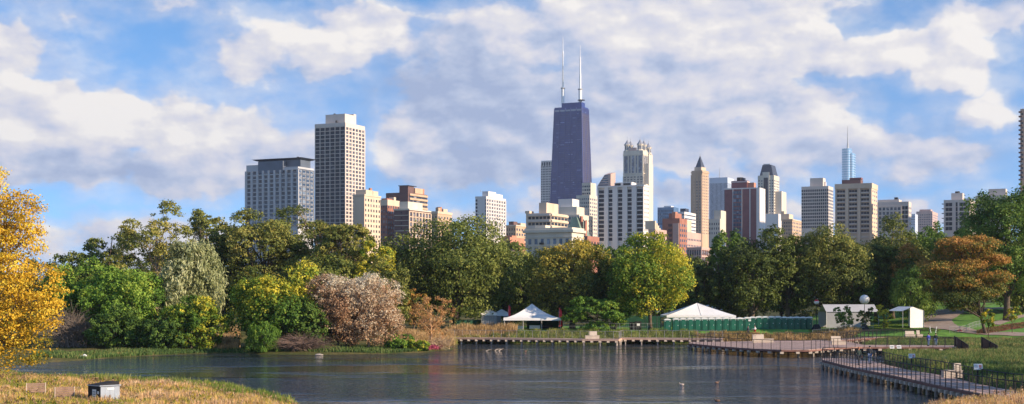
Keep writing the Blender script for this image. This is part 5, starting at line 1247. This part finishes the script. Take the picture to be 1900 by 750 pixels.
# feather flags
def flag(label, px, top, bot, Y, w):
    X = PX(px, Y); g0 = h1(X, Y); z1, z0 = PZ(top, Y) - g0, PZ(bot, Y) - g0; root = empty('feather_flag', (X, Y, g0), 0, label, 'flag')
    MB().tube([(0, 0, 0), (0, 0, z1 - .6), (.15, 0, z1 - .1), (.4, 0, z1)], [.035, .03, .02, .015], 6).build('pole', GALV, root)
    g = MB(); n = 10; vs = []
    for k in range(n + 1):
        t = k / n; z = z0 + (z1 - .05 - z0) * t; ww = w * (1 - .15 * t) * (1 if t < .85 else (1 - t) / .15 + .1); vs += [(.03, .03 * math.sin(t * 9), z), (.03 + ww, .08 * math.sin(t * 7 + 1), z)]
    g.add(vs, [(2 * k, 2 * k + 1, 2 * k + 3, 2 * k + 2) for k in range(n)]).build('banner', RED, root)
flag('tall red feather flag right of the large peaked canopy', 1037, 571, 606, 231, .55)
flag('red feather flag just left of the large peaked canopy', 943, 566, 588, 236, .4)
# fences
def fence(name, label, pts, h, post_m, panel=None, step=2.4, rail=True, mesh=False):
    P = [Vector((PX(a, Y), Y, 0)) for a, Y in pts]; o0 = P[0].copy(); Q = resample(P, step); root = empty(name, o0, 0, label, 'fence')
    Z = [h1(q.x, q.y) for q in Q]; Q = [q - o0 for q in Q]
    pm = MB().tube([(0, 0, -.1), (0, 0, h)], .03, 5).mesh('post', post_m)
    for q, z in zip(Q, Z): link('post', pm, root, (q.x, q.y, z))
    if rail:
        for zz in ((h - .03, h * .5) if not panel else (h,)):
            MB().tube([Vector((q.x, q.y, z + zz)) for q, z in zip(Q, Z)], .022, 4).build('rail', post_m, root)
    if mesh:
        g = MB(); dense = resample(Q, .35)
        for q in dense: z = h1(q.x + o0.x, q.y + o0.y); g.box(q.x - .006, q.x + .006, q.y - .006, q.y + .006, z + .05, z + h)
        g.build('wire_mesh', post_m, root)
    if panel:
        for q, r2, z, z2 in zip(Q[:-1], Q[1:], Z[:-1], Z[1:]):
            g = MB().add([(q.x, q.y, z + .05), (r2.x, r2.y, z2 + .05), (r2.x, r2.y + .03, z2 + .05), (q.x, q.y + .03, z + .05), (q.x, q.y, z + h), (r2.x, r2.y, z2 + h), (r2.x, r2.y + .03, z2 + h), (q.x, q.y + .03, z + h)], [(0, 3, 2, 1), (4, 5, 6, 7), (0, 1, 5, 4), (1, 2, 6, 5), (2, 3, 7, 6), (3, 0, 4, 7)])
            g.build('panel', panel, root)
fence('wire_fence', 'light wire fence running in front of the maples between the tents and toilets', [(1046, 229), (1130, 228), (1228, 228)], 1.25, GALV, mesh=True)
fence('wire_fence', 'light wire fence on the lawn in front of the grey walled tent', [(1508, 226), (1560, 225), (1620, 227)], 1.3, GALV, mesh=True)
fence('wire_fence', 'pale rail fence climbing the hillside right of the winding path', [(1762, 222), (1790, 224), (1828, 238)], 1.1, GALV, mesh=True)
fence('screen_fence', 'green cloth fence under the big oak left of the tents', [(846, 236), (892, 238)], 1.5, STEEL, panel=GRNF)
fence('screen_fence', 'green cloth fence inside the wide marquee behind the toilets', [(1236, 250), (1352, 250)], 2.6, STEEL, panel=GRNF)
fence('screen_fence', 'green cloth fence behind the large peaked canopy', [(978, 240), (1044, 240)], 1.5, STEEL, panel=GRNF)
fence('screen_fence', 'dark green cloth fence behind the yellow green maple trunk', [(1140, 246), (1226, 246)], 2.2, STEEL, panel=GRNF)
# picnic tables and crates under the canopy
def table(label, px, Y, m):
    X = PX(px, Y); root = empty('folding_table', (X, Y, h1(X, Y)), 0, label, 'table'); MB().box(-.9, .9, -.38, .38, .71, .75).build('table_top', m, root); MB().box(-.9, .9, -.385, -.36, .15, .71).build('table_cloth', m, root)
    for x in (-.8, .8):
        for y in (-.3, .3): MB().tube([(x, y, 0), (x, y, .7)], .02, 5).build('leg', GALV, root)
table('white cloth table under the left half of the large peaked canopy', 962, 232, FAB); table('white cloth table under the right half of the large peaked canopy', 992, 232, FAB)
table('dark cloth table under the right edge of the large peaked canopy', 1016, 233, BLK)
def bin_box(label, px, Y, w, d, h, m, extra=None):
    X = PX(px, Y); root = empty('waste_bin', (X, Y, h1(X, Y)), 0, label, 'bin'); MB().frust((-w / 2 * .9, w / 2 * .9, -d / 2 * .9, d / 2 * .9), (-w / 2, w / 2, -d / 2, d / 2), .08, h).build('body', m, root)
    MB().frust((-w / 2 - .04, w / 2 + .04, -d / 2 - .04, d / 2 + .04), (-w / 2 + .1, w / 2 - .1, -d / 2 + .1, d / 2 - .1), h, h + .14).build('lid', m, root)
    for x in (-1, 1): MB().lathe([(.08, -.03), (.08, .03)], 10).build('wheel', STEEL, root, (x * w * .38, d * .35, .08), (0, R(90), 0))
    if extra: MB().box(-.25, .25, -d / 2 - .03, -d / 2 - .01, h * .55, h * .85).build('notice', PAPER, root)
bin_box('large black bin with a white notice beside the maple trunks', 1184, 229, 1.1, .9, 1.35, BLK, True)
bin_box('black bin left of the noticed bin beside the maples', 1173, 229.5, .9, .8, 1.2, BLK)
bin_box('grey bin in the shade right of the low spreading tree', 1138, 230, 1.0, .8, 1.1, STEEL)
# boulder, red sack, white boat-shaped stone
def rock(name, label, p, rx, ry, rz, m, cat, seed=1, rough=.18):
    rg_ = np.random.default_rng(seed); bm = bmesh.new(); bmesh.ops.create_icosphere(bm, subdivisions=3, radius=1)
    for v in bm.verts:
        c = v.co; f = 1 + rough * (math.sin(c.x * 3 + seed) * math.sin(c.y * 4 + 1) + .5 * math.sin(c.z * 7 + seed) * math.sin(c.x * 8)); v.co = Vector((c.x * rx * f, c.y * ry * f, max(-.25, c.z) * rz * f + rz * .25))
    me = bpy.data.meshes.new(name); bm.to_mesh(me); bm.free(); me.materials.append(m); me.polygons.foreach_set('use_smooth', [True] * len(me.polygons)); return tag(link(name, me, None, p), label, cat)
STONE = mat('stone', (.38, .33, .29), .9, .2, 2, bump=.4); WST = mat('white_stone', (.80, .80, .78), .8, .06, 2)
p = ray_ground(1547, 618); rock('boulder', 'round brown boulder in the grass behind the middle platform', p, .33, .33, .45, STONE, 'boulder', 3)
p = ray_ground(1780, 616); rock('sack', 'bright red sack lying beside the path below the hillside fence', p, .42, .35, .38, RED, 'sack', 5, .1)
rock('rock', 'white rock at the far left waterline below the grey twiggy shrub', G(155, 666, 0) + Vector((0, 0, .02)), .50, .3, .38, WST, 'rock', 7, .25)
rock('rock', 'small pale rock at the waterline below the yellow topped bush', G(592, 659, 0), .55, .3, .14, STONE, 'rock', 8)
for k, (px, py, t_) in enumerate([(905, 651, 'leftmost'), (921, 650, 'middle'), (928, 650.5, 'rightmost')]):
    p = G(px, py, 0); r_ = empty('driftwood', p, .4 * k, 'pale driftwood stick poking from the water off the boardwalk, %s of three' % t_, 'driftwood', 'driftwood sticks off the boardwalk'); r_.scale = (.6, .6, .6)
    MB().tube([(-.6, 0, -.1), (0, .1, .12), (.7, .1, .28), (1.1, 0, .45)], [.07, .06, .045, .015], 6).build('stick', BENCH, r_); MB().tube([(.1, .1, .13), (.3, .3, .42)], [.035, .01], 5).build('branch', BENCH, r_)
# sand spit
DK1 = mat('duck_brown', (.16, .10, .07), .8, .2, 6); DK2 = mat('duck_pale', (.62, .50, .42), .8, .15, 6); BEAK = mat('duck_bill', (.5, .3, .06), .6, .1, 4)
def duck(label, px, py, m, rz):
    root = empty('duck', G(px, py, 0), rz, label, 'duck', 'ducks on the pond'); root.scale = (.72, .72, .72)
    bm = bmesh.new(); bmesh.ops.create_uvsphere(bm, u_segments=14, v_segments=10, radius=1)
    for v in bm.verts:
        c = v.co; v.co = Vector((c.x * .26 * (1 if c.x > 0 else 1.1), c.y * .13 * (1 - .3 * abs(c.x)), .07 + c.z * .13 + (.08 * max(0, -c.x - .4))))
    me = bpy.data.meshes.new('body'); bm.to_mesh(me); bm.free(); n0 = MB(); n0.v = [tuple(v.co) for v in me.vertices]; n0.f = [tuple(q.vertices) for q in me.polygons]
    n0.tube([(.15, 0, .10), (.21, 0, .16), (.23, 0, .21), (.26, 0, .25), (.30, 0, .25), (.33, 0, .23)], [.07, .045, .045, .062, .05, .02], 8)
    n0.build('body', m, root, smooth=True); MB().frust((-.02, .02, -.025, .025), (-.008, .008, -.018, .018), 0, .07).build('bill', BEAK, root, (.32, 0, .235), (0, R(100), 0))
duck('pale brown duck swimming in the middle of the pond', 1265, 715, DK2, 2.8); duck('dark duck swimming right of the pale duck', 1330, 711, DK1, .3)
duck('dark duck low in the water at the bottom edge', 1331, 745, DK1, 3.0); duck('brown duck resting near the driftwood sticks', 975, 652.5, DK1, .5)

# ------------------------------------------------------------------ near left bank: benches and the waste station
SLAT = mat('bench_slats', (.26, .17, .13), .85, .2, 3)
def park_bench(label, px, py, rz):
    p = ray_ground(px, py); root = empty('park_bench', (p.x, p.y, h1(p.x, p.y)), rz, label, 'bench', None); g = MB()
    for k in range(5): g.box(-.58, .58, .24 - k * .0, .28, .50 + k * .125, .60 + k * .125)
    g.build('backrest', SLAT, root); s = MB()
    for k in range(4): s.box(-.58, .58, -.30 + k * .13, -.20 + k * .13, .45, .485)
    s.build('seat', BENCH, root)
    for x in (-.5, .5): MB().box(x - .03, x + .03, -.26, .24, 0, .44).build('leg', STEEL, root)
    for x in (-.606, .606): MB().box(x - .02, x + .02, .21, .30, .40, 1.13).build('end_post', BENCH, root)
park_bench('dark slatted park bench seen from behind, left of two in the near grass', 66, 741, R(-155)); park_bench('dark slatted park bench seen from behind, right of two, nearer the waste station', 119, 749, R(-155))
p = ray_ground(188, 752); r_ = empty('waste_station', (p.x, p.y - .3, h1(p.x, p.y)), R(-42), 'black and silver waste station with white poster and open dark lids, in near grass', 'waste container')
SILV = mat('silver_panel', (.30, .34, .40), .45, .08, 2, metal=.35)
w1, w2, hh_ = 1.45, 1.45, 1.22
MB().box(-w1, 0, 0, w2, .05, hh_).build('body', BLK, r_); MB().box(.005, .045, .03, w2 - .03, .06, hh_ - .04).build('side_panel', SILV, r_)
for y in (.36, .72, 1.08): MB().box(.046, .06, y - .015, y + .015, .1, hh_ - .06).build('panel_rib', SILV, r_)
MB().box(-w1 - .06, .08, -.06, w2 + .06, hh_, hh_ + .06).build('rim', SILV, r_)
MB().add([(-w1, 0, hh_ + .062), (-.05, 0, hh_ + .062), (-.05, w2, hh_ + .062), (-w1, w2, hh_ + .062), (-w1, 0, hh_ + .08), (-.05, 0, hh_ + .1), (-.05, w2, hh_ + .28), (-w1, w2, hh_ + .24)], [(0, 3, 2, 1), (4, 5, 6, 7), (0, 1, 5, 4), (1, 2, 6, 5), (2, 3, 7, 6), (3, 0, 4, 7)]).build('lid', BLK, r_)
o = MB().box(-w1 * .62, -w1 * .3, -.02, -.004, .42, 1.0).build('poster', PAPER, r_)
for k in range(3): MB().box(-w1 * .58, -w1 * .35, -.026, -.021, .5 + .15 * k, .58 + .15 * k).build('print', INK, o)
MB().box(-w1 * .2, -w1 * .08, -.02, -.004, .72, .9).build('notice', PAPER, r_); MB().box(.062, .075, .5, 1.0, .98, 1.1).build('notice', PAPER, r_)

# ------------------------------------------------------------------ people
def skin(name, V, E_, Rd, m, parent, sub=1, k=1.0):
    me = bpy.data.meshes.new(name + '_cage'); me.from_pydata(V, E_, []); o = bpy.data.objects.new(name + '_cage', me); COL.objects.link(o)
    md = o.modifiers.new('skin', 'SKIN'); sv = me.skin_vertices[0].data
    for i, r in enumerate(Rd): sv[i].radius = (r * k, r * k)
    sv[0].use_root = True; md2 = o.modifiers.new('sub', 'SUBSURF'); md2.levels = sub
    dg = bpy.context.evaluated_depsgraph_get(); me2 = bpy.data.meshes.new_from_object(o.evaluated_get(dg)); bpy.data.objects.remove(o)
    me2.name = name; me2.materials.clear(); me2.materials.append(m); me2.polygons.foreach_set('use_smooth', [True] * len(me2.polygons)); return link(name, me2, parent)
SKN = mat('skin', (.50, .30, .22), .6, .05, 4); SHO = mat('shoe_dark', (.03, .03, .03), .7, .1, 4)
def person(label, p, rz, jacket, trousers, hair, pose='walk', h=1.72, cap=None, long_hair=False):
    root = empty('person', p, rz, label, 'person'); s = h / 1.75
    sw = {'walk': (.26, .20), 'stand': (.04, .03), 'run': (.42, .38)}[pose]; lf, lb = sw
    z = lambda v: v * s
    J = dict(pel=(0, 0, z(.93)), wst=(0, 0, z(1.08)), cst=(0, .02, z(1.28)), nk=(0, .02, z(1.46)), nk2=(0, .03, z(1.53)), hd=(0, .045, z(1.62)), hd2=(0, .04, z(1.70)))
    for sgn, q, f in ((1, 'r', lf), (-1, 'l', -lb)):
        lift = .12 if (pose == 'run' and f < 0) else 0
        J['hip' + q] = (sgn * .09, 0, z(.90)); J['kn' + q] = (sgn * .095, f * .6 + (.12 if pose == 'run' else .03), z(.50 + lift * .5)); J['an' + q] = (sgn * .10, f * 1.15 - (.12 if lift else 0), z(.09 + lift * 2)); J['to' + q] = (sgn * .11, f * 1.15 + .16 - (.1 if lift else 0), z(.035 + lift * 1.6))
        J['sh' + q] = (sgn * .17, .01, z(1.41)); bend = .22 if pose == 'run' else .06
        J['el' + q] = (sgn * .24, -f * .45 - .03, z(1.13)); J['wr' + q] = (sgn * .23, -f * .8 + bend, z(.90 if pose != 'run' else 1.10)); J['pm' + q] = (sgn * .23, -f * .85 + bend + .04, z(.83 if pose != 'run' else 1.13))
    names = list(J); ix = {n: i for i, n in enumerate(names)}; V = [J[n] for n in names]
    Rr_ = dict(pel=.135, wst=.12, cst=.14, nk=.06, nk2=.052, hd=.088, hd2=.07)
    for q in 'rl': Rr_.update({'hip' + q: .085, 'kn' + q: .055, 'an' + q: .038, 'to' + q: .035, 'sh' + q: .058, 'el' + q: .042, 'wr' + q: .028, 'pm' + q: .034})
    Rd = [Rr_[n] for n in names]
    E_ = [('pel', 'wst'), ('wst', 'cst'), ('cst', 'nk'), ('nk', 'nk2'), ('nk2', 'hd'), ('hd', 'hd2')]
    for q in 'rl': E_ += [('pel', 'hip' + q), ('hip' + q, 'kn' + q), ('kn' + q, 'an' + q), ('an' + q, 'to' + q), ('cst', 'sh' + q), ('sh' + q, 'el' + q), ('el' + q, 'wr' + q), ('wr' + q, 'pm' + q)]
    Ei = [(ix[a], ix[b_]) for a, b_ in E_]
    for q, sgn in (('r', 1), ('l', -1)):     # five fingers of unequal length, thumb from the side
        b0 = Vector(J['pm' + q])
        for k in range(5):
            L = (.055, .085, .095, .088, .068)[k] * s; dx = (k - 2.2) * .014
            a = b0 + Vector((0, dx * 1.5, -.02)); e1 = b0 + Vector((0, dx * 1.8 + (.03 if k == 0 else 0), -.02 - L * .55)); e2 = e1 + Vector((-sgn * .012, .004, -L * .45))
            V += [tuple(e1), tuple(e2)]; Rd += [.009, .007]; Ei += [(ix['pm' + q], len(V) - 2), (len(V) - 2, len(V) - 1)]
    skin('body', V, Ei, Rd, SKN, root)
    def sub(name, keep, m, k, cut=None):
        ii_ = {n: i for i, n in enumerate(keep)}; vs = [J[n] for n in keep]
        if cut: vs = [Vector(J[a]).lerp(Vector(J[b_]), t) if (a := cut.get(n, (n, n, 0))[0]) and (b_ := cut.get(n, (n, n, 0))[1]) and (t := cut.get(n, (n, n, 0))[2]) is not None else J[n] for n in keep]
        es = [(ii_[a], ii_[b_]) for a, b_ in E_ if a in ii_ and b_ in ii_]; rd = [Rr_[n] for n in keep]
        return skin(name, [tuple(v) for v in vs], es, rd, m, root, k=k)
    sub('jacket', ['wst', 'pel', 'cst', 'nk', 'shr', 'shl', 'elr', 'ell', 'wrr', 'wrl'], jacket, 1.22)
    sub('trousers', ['pel', 'hipr', 'hipl', 'knr', 'knl', 'anr', 'anl'], trousers, 1.2)
    for q in 'rl':
        a, t_ = Vector(J['an' + q]), Vector(J['to' + q]); MB().tube([a + Vector((0, -.05, -.03)), a.lerp(t_, .5), t_ + Vector((0, .03, 0))], [.05, .055, .04], 8).build('shoe', SHO, root, smooth=True)
    hd = Vector(J['hd']); bm = bmesh.new(); bmesh.ops.create_uvsphere(bm, u_segments=14, v_segments=10, radius=1)
    for v in bm.verts: c = v.co; v.co = Vector((c.x * .098, c.y * .115 - .018, c.z * .115 + .035 + (-.16 * max(0, -c.z) if long_hair and c.y < .3 else (.05 * max(0, -c.z)))))
    me = bpy.data.meshes.new('hair'); bm.to_mesh(me); bm.free(); me.materials.append(hair); me.polygons.foreach_set('use_smooth', [True] * len(me.polygons)); link('hair', me, root, hd)
    fm = MB().frust((-.012, .012, -.01, .02), (-.006, .006, -.01, .004), -.02, .03); fm.build('nose', SKN, root, hd + Vector((0, .088, -.015)))
    for x in (-.032, .032): MB().lathe([(.010, 0), (.008, .006)], 8).build('eye', SHO, root, hd + Vector((x, .086, .012)), (R(-90), 0, 0))
    MB().box(-.022, .022, 0, .006, -.004, .004).build('mouth', REDB2, root, hd + Vector((0, .082, -.048)))
    for x in (-.088, .088): MB().lathe([(.022, -.008), (.026, 0), (.02, .008)], 8).build('ear', SKN, root, hd + Vector((x, .0, -.005)), (0, R(90), 0))
    return root
JD = mat('coat_dark', (.035, .04, .05), .8, .1, 3); JG = mat('coat_green', (.03, .05, .045), .8, .1, 3); JB = mat('jacket_blue', (.03, .05, .32), .7, .1, 3); JN = mat('jeans', (.10, .15, .28), .85, .1, 3); HB = mat('hair_brown', (.06, .04, .03), .7, .1, 6)
HR_ = mat('hair_auburn', (.36, .13, .06), .7, .1, 6); TR = mat('trousers_red', (.50, .05, .05), .8, .1, 3); TSH = mat('shirt_white', (.72, .72, .70), .8, .05, 3)
p = G(1593, 677.5, 1.0); person('person with auburn hair and dark green coat walking away on the near boardwalk', p, R(-170), JG, JD, HR_, 'walk', long_hair=True)
p = G(1614, 676, 1.0); person('person in dark hooded coat and blue jeans walking on the near boardwalk', p, R(170), JD, JN, mat('dark_hood', (.03, .03, .04), .8, .1, 4), 'walk', 1.8)
p = G(1723, 642.2, 1.0); person('person in bright blue jacket and pale jeans standing on the middle walkway', p, R(20), JB, JN, HB, 'stand')
p = G(1736.5, 642.2, 1.0); person('person in dark jacket standing beside the blue jacketed one', p, R(-20), JG, JN, HB, 'stand', 1.74)
X = PX(1401, 226.5); person('runner in white top and red trousers behind the cream block bench', (X, 226.5, h1(X, 226.5)), R(80), TSH, TR, HB, 'run', 1.74)
X = PX(1388, 226); person('person in dark clothes standing by the toilets left of the runner', (X, 226, h1(X, 226)), R(200), JD, JD, HB, 'stand', 1.7)
# slanted white posts by the upper boardwalk
for px, a, t_ in ((1729, -.35, 'left'), (1734, .35, 'right')):
    q = Vector((PX(px, 222), 222, 1.2)); root = empty('slanted_post', q, 0, '%s arm of the white V shaped post pair beyond the walkers' % t_, 'post')
    MB().tube([(0, 0, -.3), (a, 0, 1.5)], [.07, .06], 8).build('shaft', WST, root); MB().lathe([(.08, 0), (.08, .06)], 8).build('cap', WST, root, (a, 0, 1.5))

# ------------------------------------------------------------------ far bank and marsh grasses
def reg(l, z=0.0): return [G(a, b_, z)[:2] for a, b_ in l]
def wp(l): return [(PX(a, Y), Y) for a, Y in l]
walkN = np.array([tuple(G(a, b_, 1.0))[:2] for a, b_ in [(1526, 667.5), (1560, 676), (1588, 682.5), (1640, 693), (1679, 701), (1740, 714), (1795, 725), (1850, 735.5), (1960, 752), (1930, 731), (1852, 720), (1801, 709), (1746, 696), (1683, 686), (1650, 678), (1618, 670.5), (1575, 665.5)]])
grass('reeds', 'green brown reeds along the far shore behind the long boardwalk', wp([(842, 209), (1000, 218), (1290, 219), (1290, 226), (1000, 226), (842, 222)]), 30000, .72, .09, M_GRN, tone=(.55, .25), patchy=.3, hvar=.4)
grass('reeds', 'golden reeds on the meadow left of the long boardwalk', wp([(742, 190), (800, 192), (838, 206), (960, 224), (960, 230), (860, 232), (742, 214)]), 30000, .72, .09, M_TAN, tone=(.48, .22), patchy=.2)
grass('reeds', 'golden reeds behind the middle boardwalk platform', wp([(1285, 219), (1500, 221), (1560, 216), (1600, 224), (1560, 228), (1285, 225.5)]), 16000, .65, .09, M_TAN, tone=(.35, .25), patchy=.25)
grass('reeds', 'tan grass slope between the shrubs on the left bank', wp([(395, 186), (445, 186), (445, 216), (395, 216)]), 9000, .8, .10, M_TAN, tone=(.62, .18))
grass('reeds', 'green marsh reeds filling the right side between the boardwalks', reg([(1646, 692), (1638, 668), (1634, 660), (1790, 661), (1960, 661), (1990, 760), (1840, 735), (1700, 706)]), 130000, .66, .06, M_REED, tone=(.38, .22), patchy=.22, avoid=[walkN], clear=.02, sc_=.11)
grass('reeds', 'green reeds between the middle and upper boardwalks', wp([(1600, 182), (1640, 182), (1900, 182), (1960, 196), (1960, 213), (1745, 214), (1640, 214), (1600, 208)]), 50000, .42, .07, M_REED, tone=(.48, .2), patchy=.25)
grass('reeds', 'pale yellow reeds at the back edge of the near boardwalk', reg([(1684, 684), (1700, 678), (1760, 690), (1750, 697)], 0.3), 3500, 1.0, .05, M_GRN, tone=(.75, .15))
grass('shore_grass', 'dark green shore grass below the left bank shrubs', wp([(60, 162), (150, 163), (300, 177), (440, 182), (720, 181), (800, 188), (800, 192), (440, 188), (300, 184), (150, 172), (60, 170)]), 18000, .32, .08, M_REED, tone=(.3, .25))
BEDP = tone_mat('bed_plants', [(0, (.20, .05, .05)), (.5, (.30, .10, .08)), (1, (.16, .2, .05))], .3)
grass('bed_plants', 'low reddish bedding plants beside the hillside path', [tuple(ray_ground(a, b_))[:2] for a, b_ in [(1812, 622), (1850, 617), (1905, 608), (1905, 600), (1850, 608), (1812, 616)]], 5000, .28, .10, BEDP)
grass('reeds', 'short rough grass between the middle walkway and the near marsh', wp([(1570, 176), (1960, 176), (1960, 184), (1570, 184)]), 16000, .5, .07, M_REED, tone=(.5, .2))
grass('lawn_blades', 'short mown lawn around the tents', wp([(1500, 226), (1745, 224), (1745, 250), (1500, 250)]), 30000, .10, .08, M_GRN, tone=(.35, .12))
# seed heads and wild flowers on the near banks
def forbs(name, label, poly, n, h, m, stem_m, r=.05, avoid=None):
    NT_[0] += 1; rng = np.random.default_rng(NT_[0]); P = np.array([(q[0], q[1]) for q in poly]); lo, hi = P.min(0), P.max(0); q = lo + (hi - lo) * rng.random((n * 4, 2)); q = q[(sdist(q[:, 0], q[:, 1], P) < 0) & (sdist(q[:, 0], q[:, 1]) > .3)][:n]
    z = H(q[:, 0], q[:, 1]); C = []; g = MB()
    for (x, y), zz in zip(q, z):
        hh = h * rng.uniform(.7, 1.35); a = rng.random() * 6.28; l = rng.random() * .2; e = Vector((x + math.cos(a) * l, y + math.sin(a) * l, zz + hh)); g.tube([(x, y, zz), e], [.012, .006], 3, cap=False)
        for k in range(4): C.append((e.x + rng.normal() * .04, e.y + rng.normal() * .04, e.z - rng.random() * .22))
    C = np.array(C); V, t = leaves(rng, C, np.tile([0, 0, 1.], (len(C), 1)), 7, r, r * 1.5, np.clip(rng.normal(.5, .25, len(C)), 0, 1), flat=1.2)
    me = fmesh(name, V, t, m); o = link(name, me); tag(o, label, 'wild plants', kind='stuff'); s = g.build('stems', stem_m, o)
SEED = tone_mat('seed_heads', [(0, (.30, .16, .08)), (.5, (.52, .33, .20)), (1, (.70, .52, .34))], .3); FLW = tone_mat('yellow_flowers', [(0, (.30, .30, .03)), (.5, (.60, .45, .03)), (1, (.72, .58, .08))], .3)
WEED = tone_mat('weed_leaves', [(0, (.05, .10, .02)), (.6, (.12, .20, .03)), (1, (.25, .30, .06))], .3); STM = mat('stem_green', (.20, .20, .07), .9, .2, 2)
forbs('seed_heads', 'rusty seed heads standing above the near left meadow', near, 1100, .62, SEED, STM)
forbs('wild_flowers', 'yellow wild flowers in the near left meadow', near, 420, .52, FLW, STM, .06)
forbs('weeds', 'leafy green weeds in clumps in the near left meadow', near, 420, .36, WEED, STM, .09)
forbs('seed_heads', 'orange seed heads in the lower right corner grass', fr, 420, .95, SEED, STM)
forbs('weeds', 'leafy green weeds in the lower right corner grass', fr, 220, .5, WEED, STM, .09)
PKF = tone_mat('pink_flowers', [(0, (.35, .05, .10)), (1, (.60, .16, .24))], .3)
forbs('pink_flowers', 'pink flowering plants at the waterline right of the lime green shrub', wp([(795, 187.5), (826, 189), (826, 194), (795, 191)]), 160, .5, PKF, STM, .14)

# ------------------------------------------------------------------ evening air between here and the towers
hz = bpy.data.materials.new('haze_air'); hz.use_nodes = True; T = NT(hz.node_tree); T.n.clear()
pv = T.new('ShaderNodeVolumePrincipled'); pv.inputs['Color'].default_value = (.74, .83, 1.0, 1); pv.inputs['Density'].default_value = .00006; pv.inputs['Anisotropy'].default_value = .2
om = T.new('ShaderNodeOutputMaterial'); T.l.new(pv.outputs[0], om.inputs['Volume'])
o = MB().box(-4300, 4300, -700, 4600, -4, 560).build('haze', hz); tag(o, kind='stuff', label='thin pale blue air in front of the far towers', cat='haze')
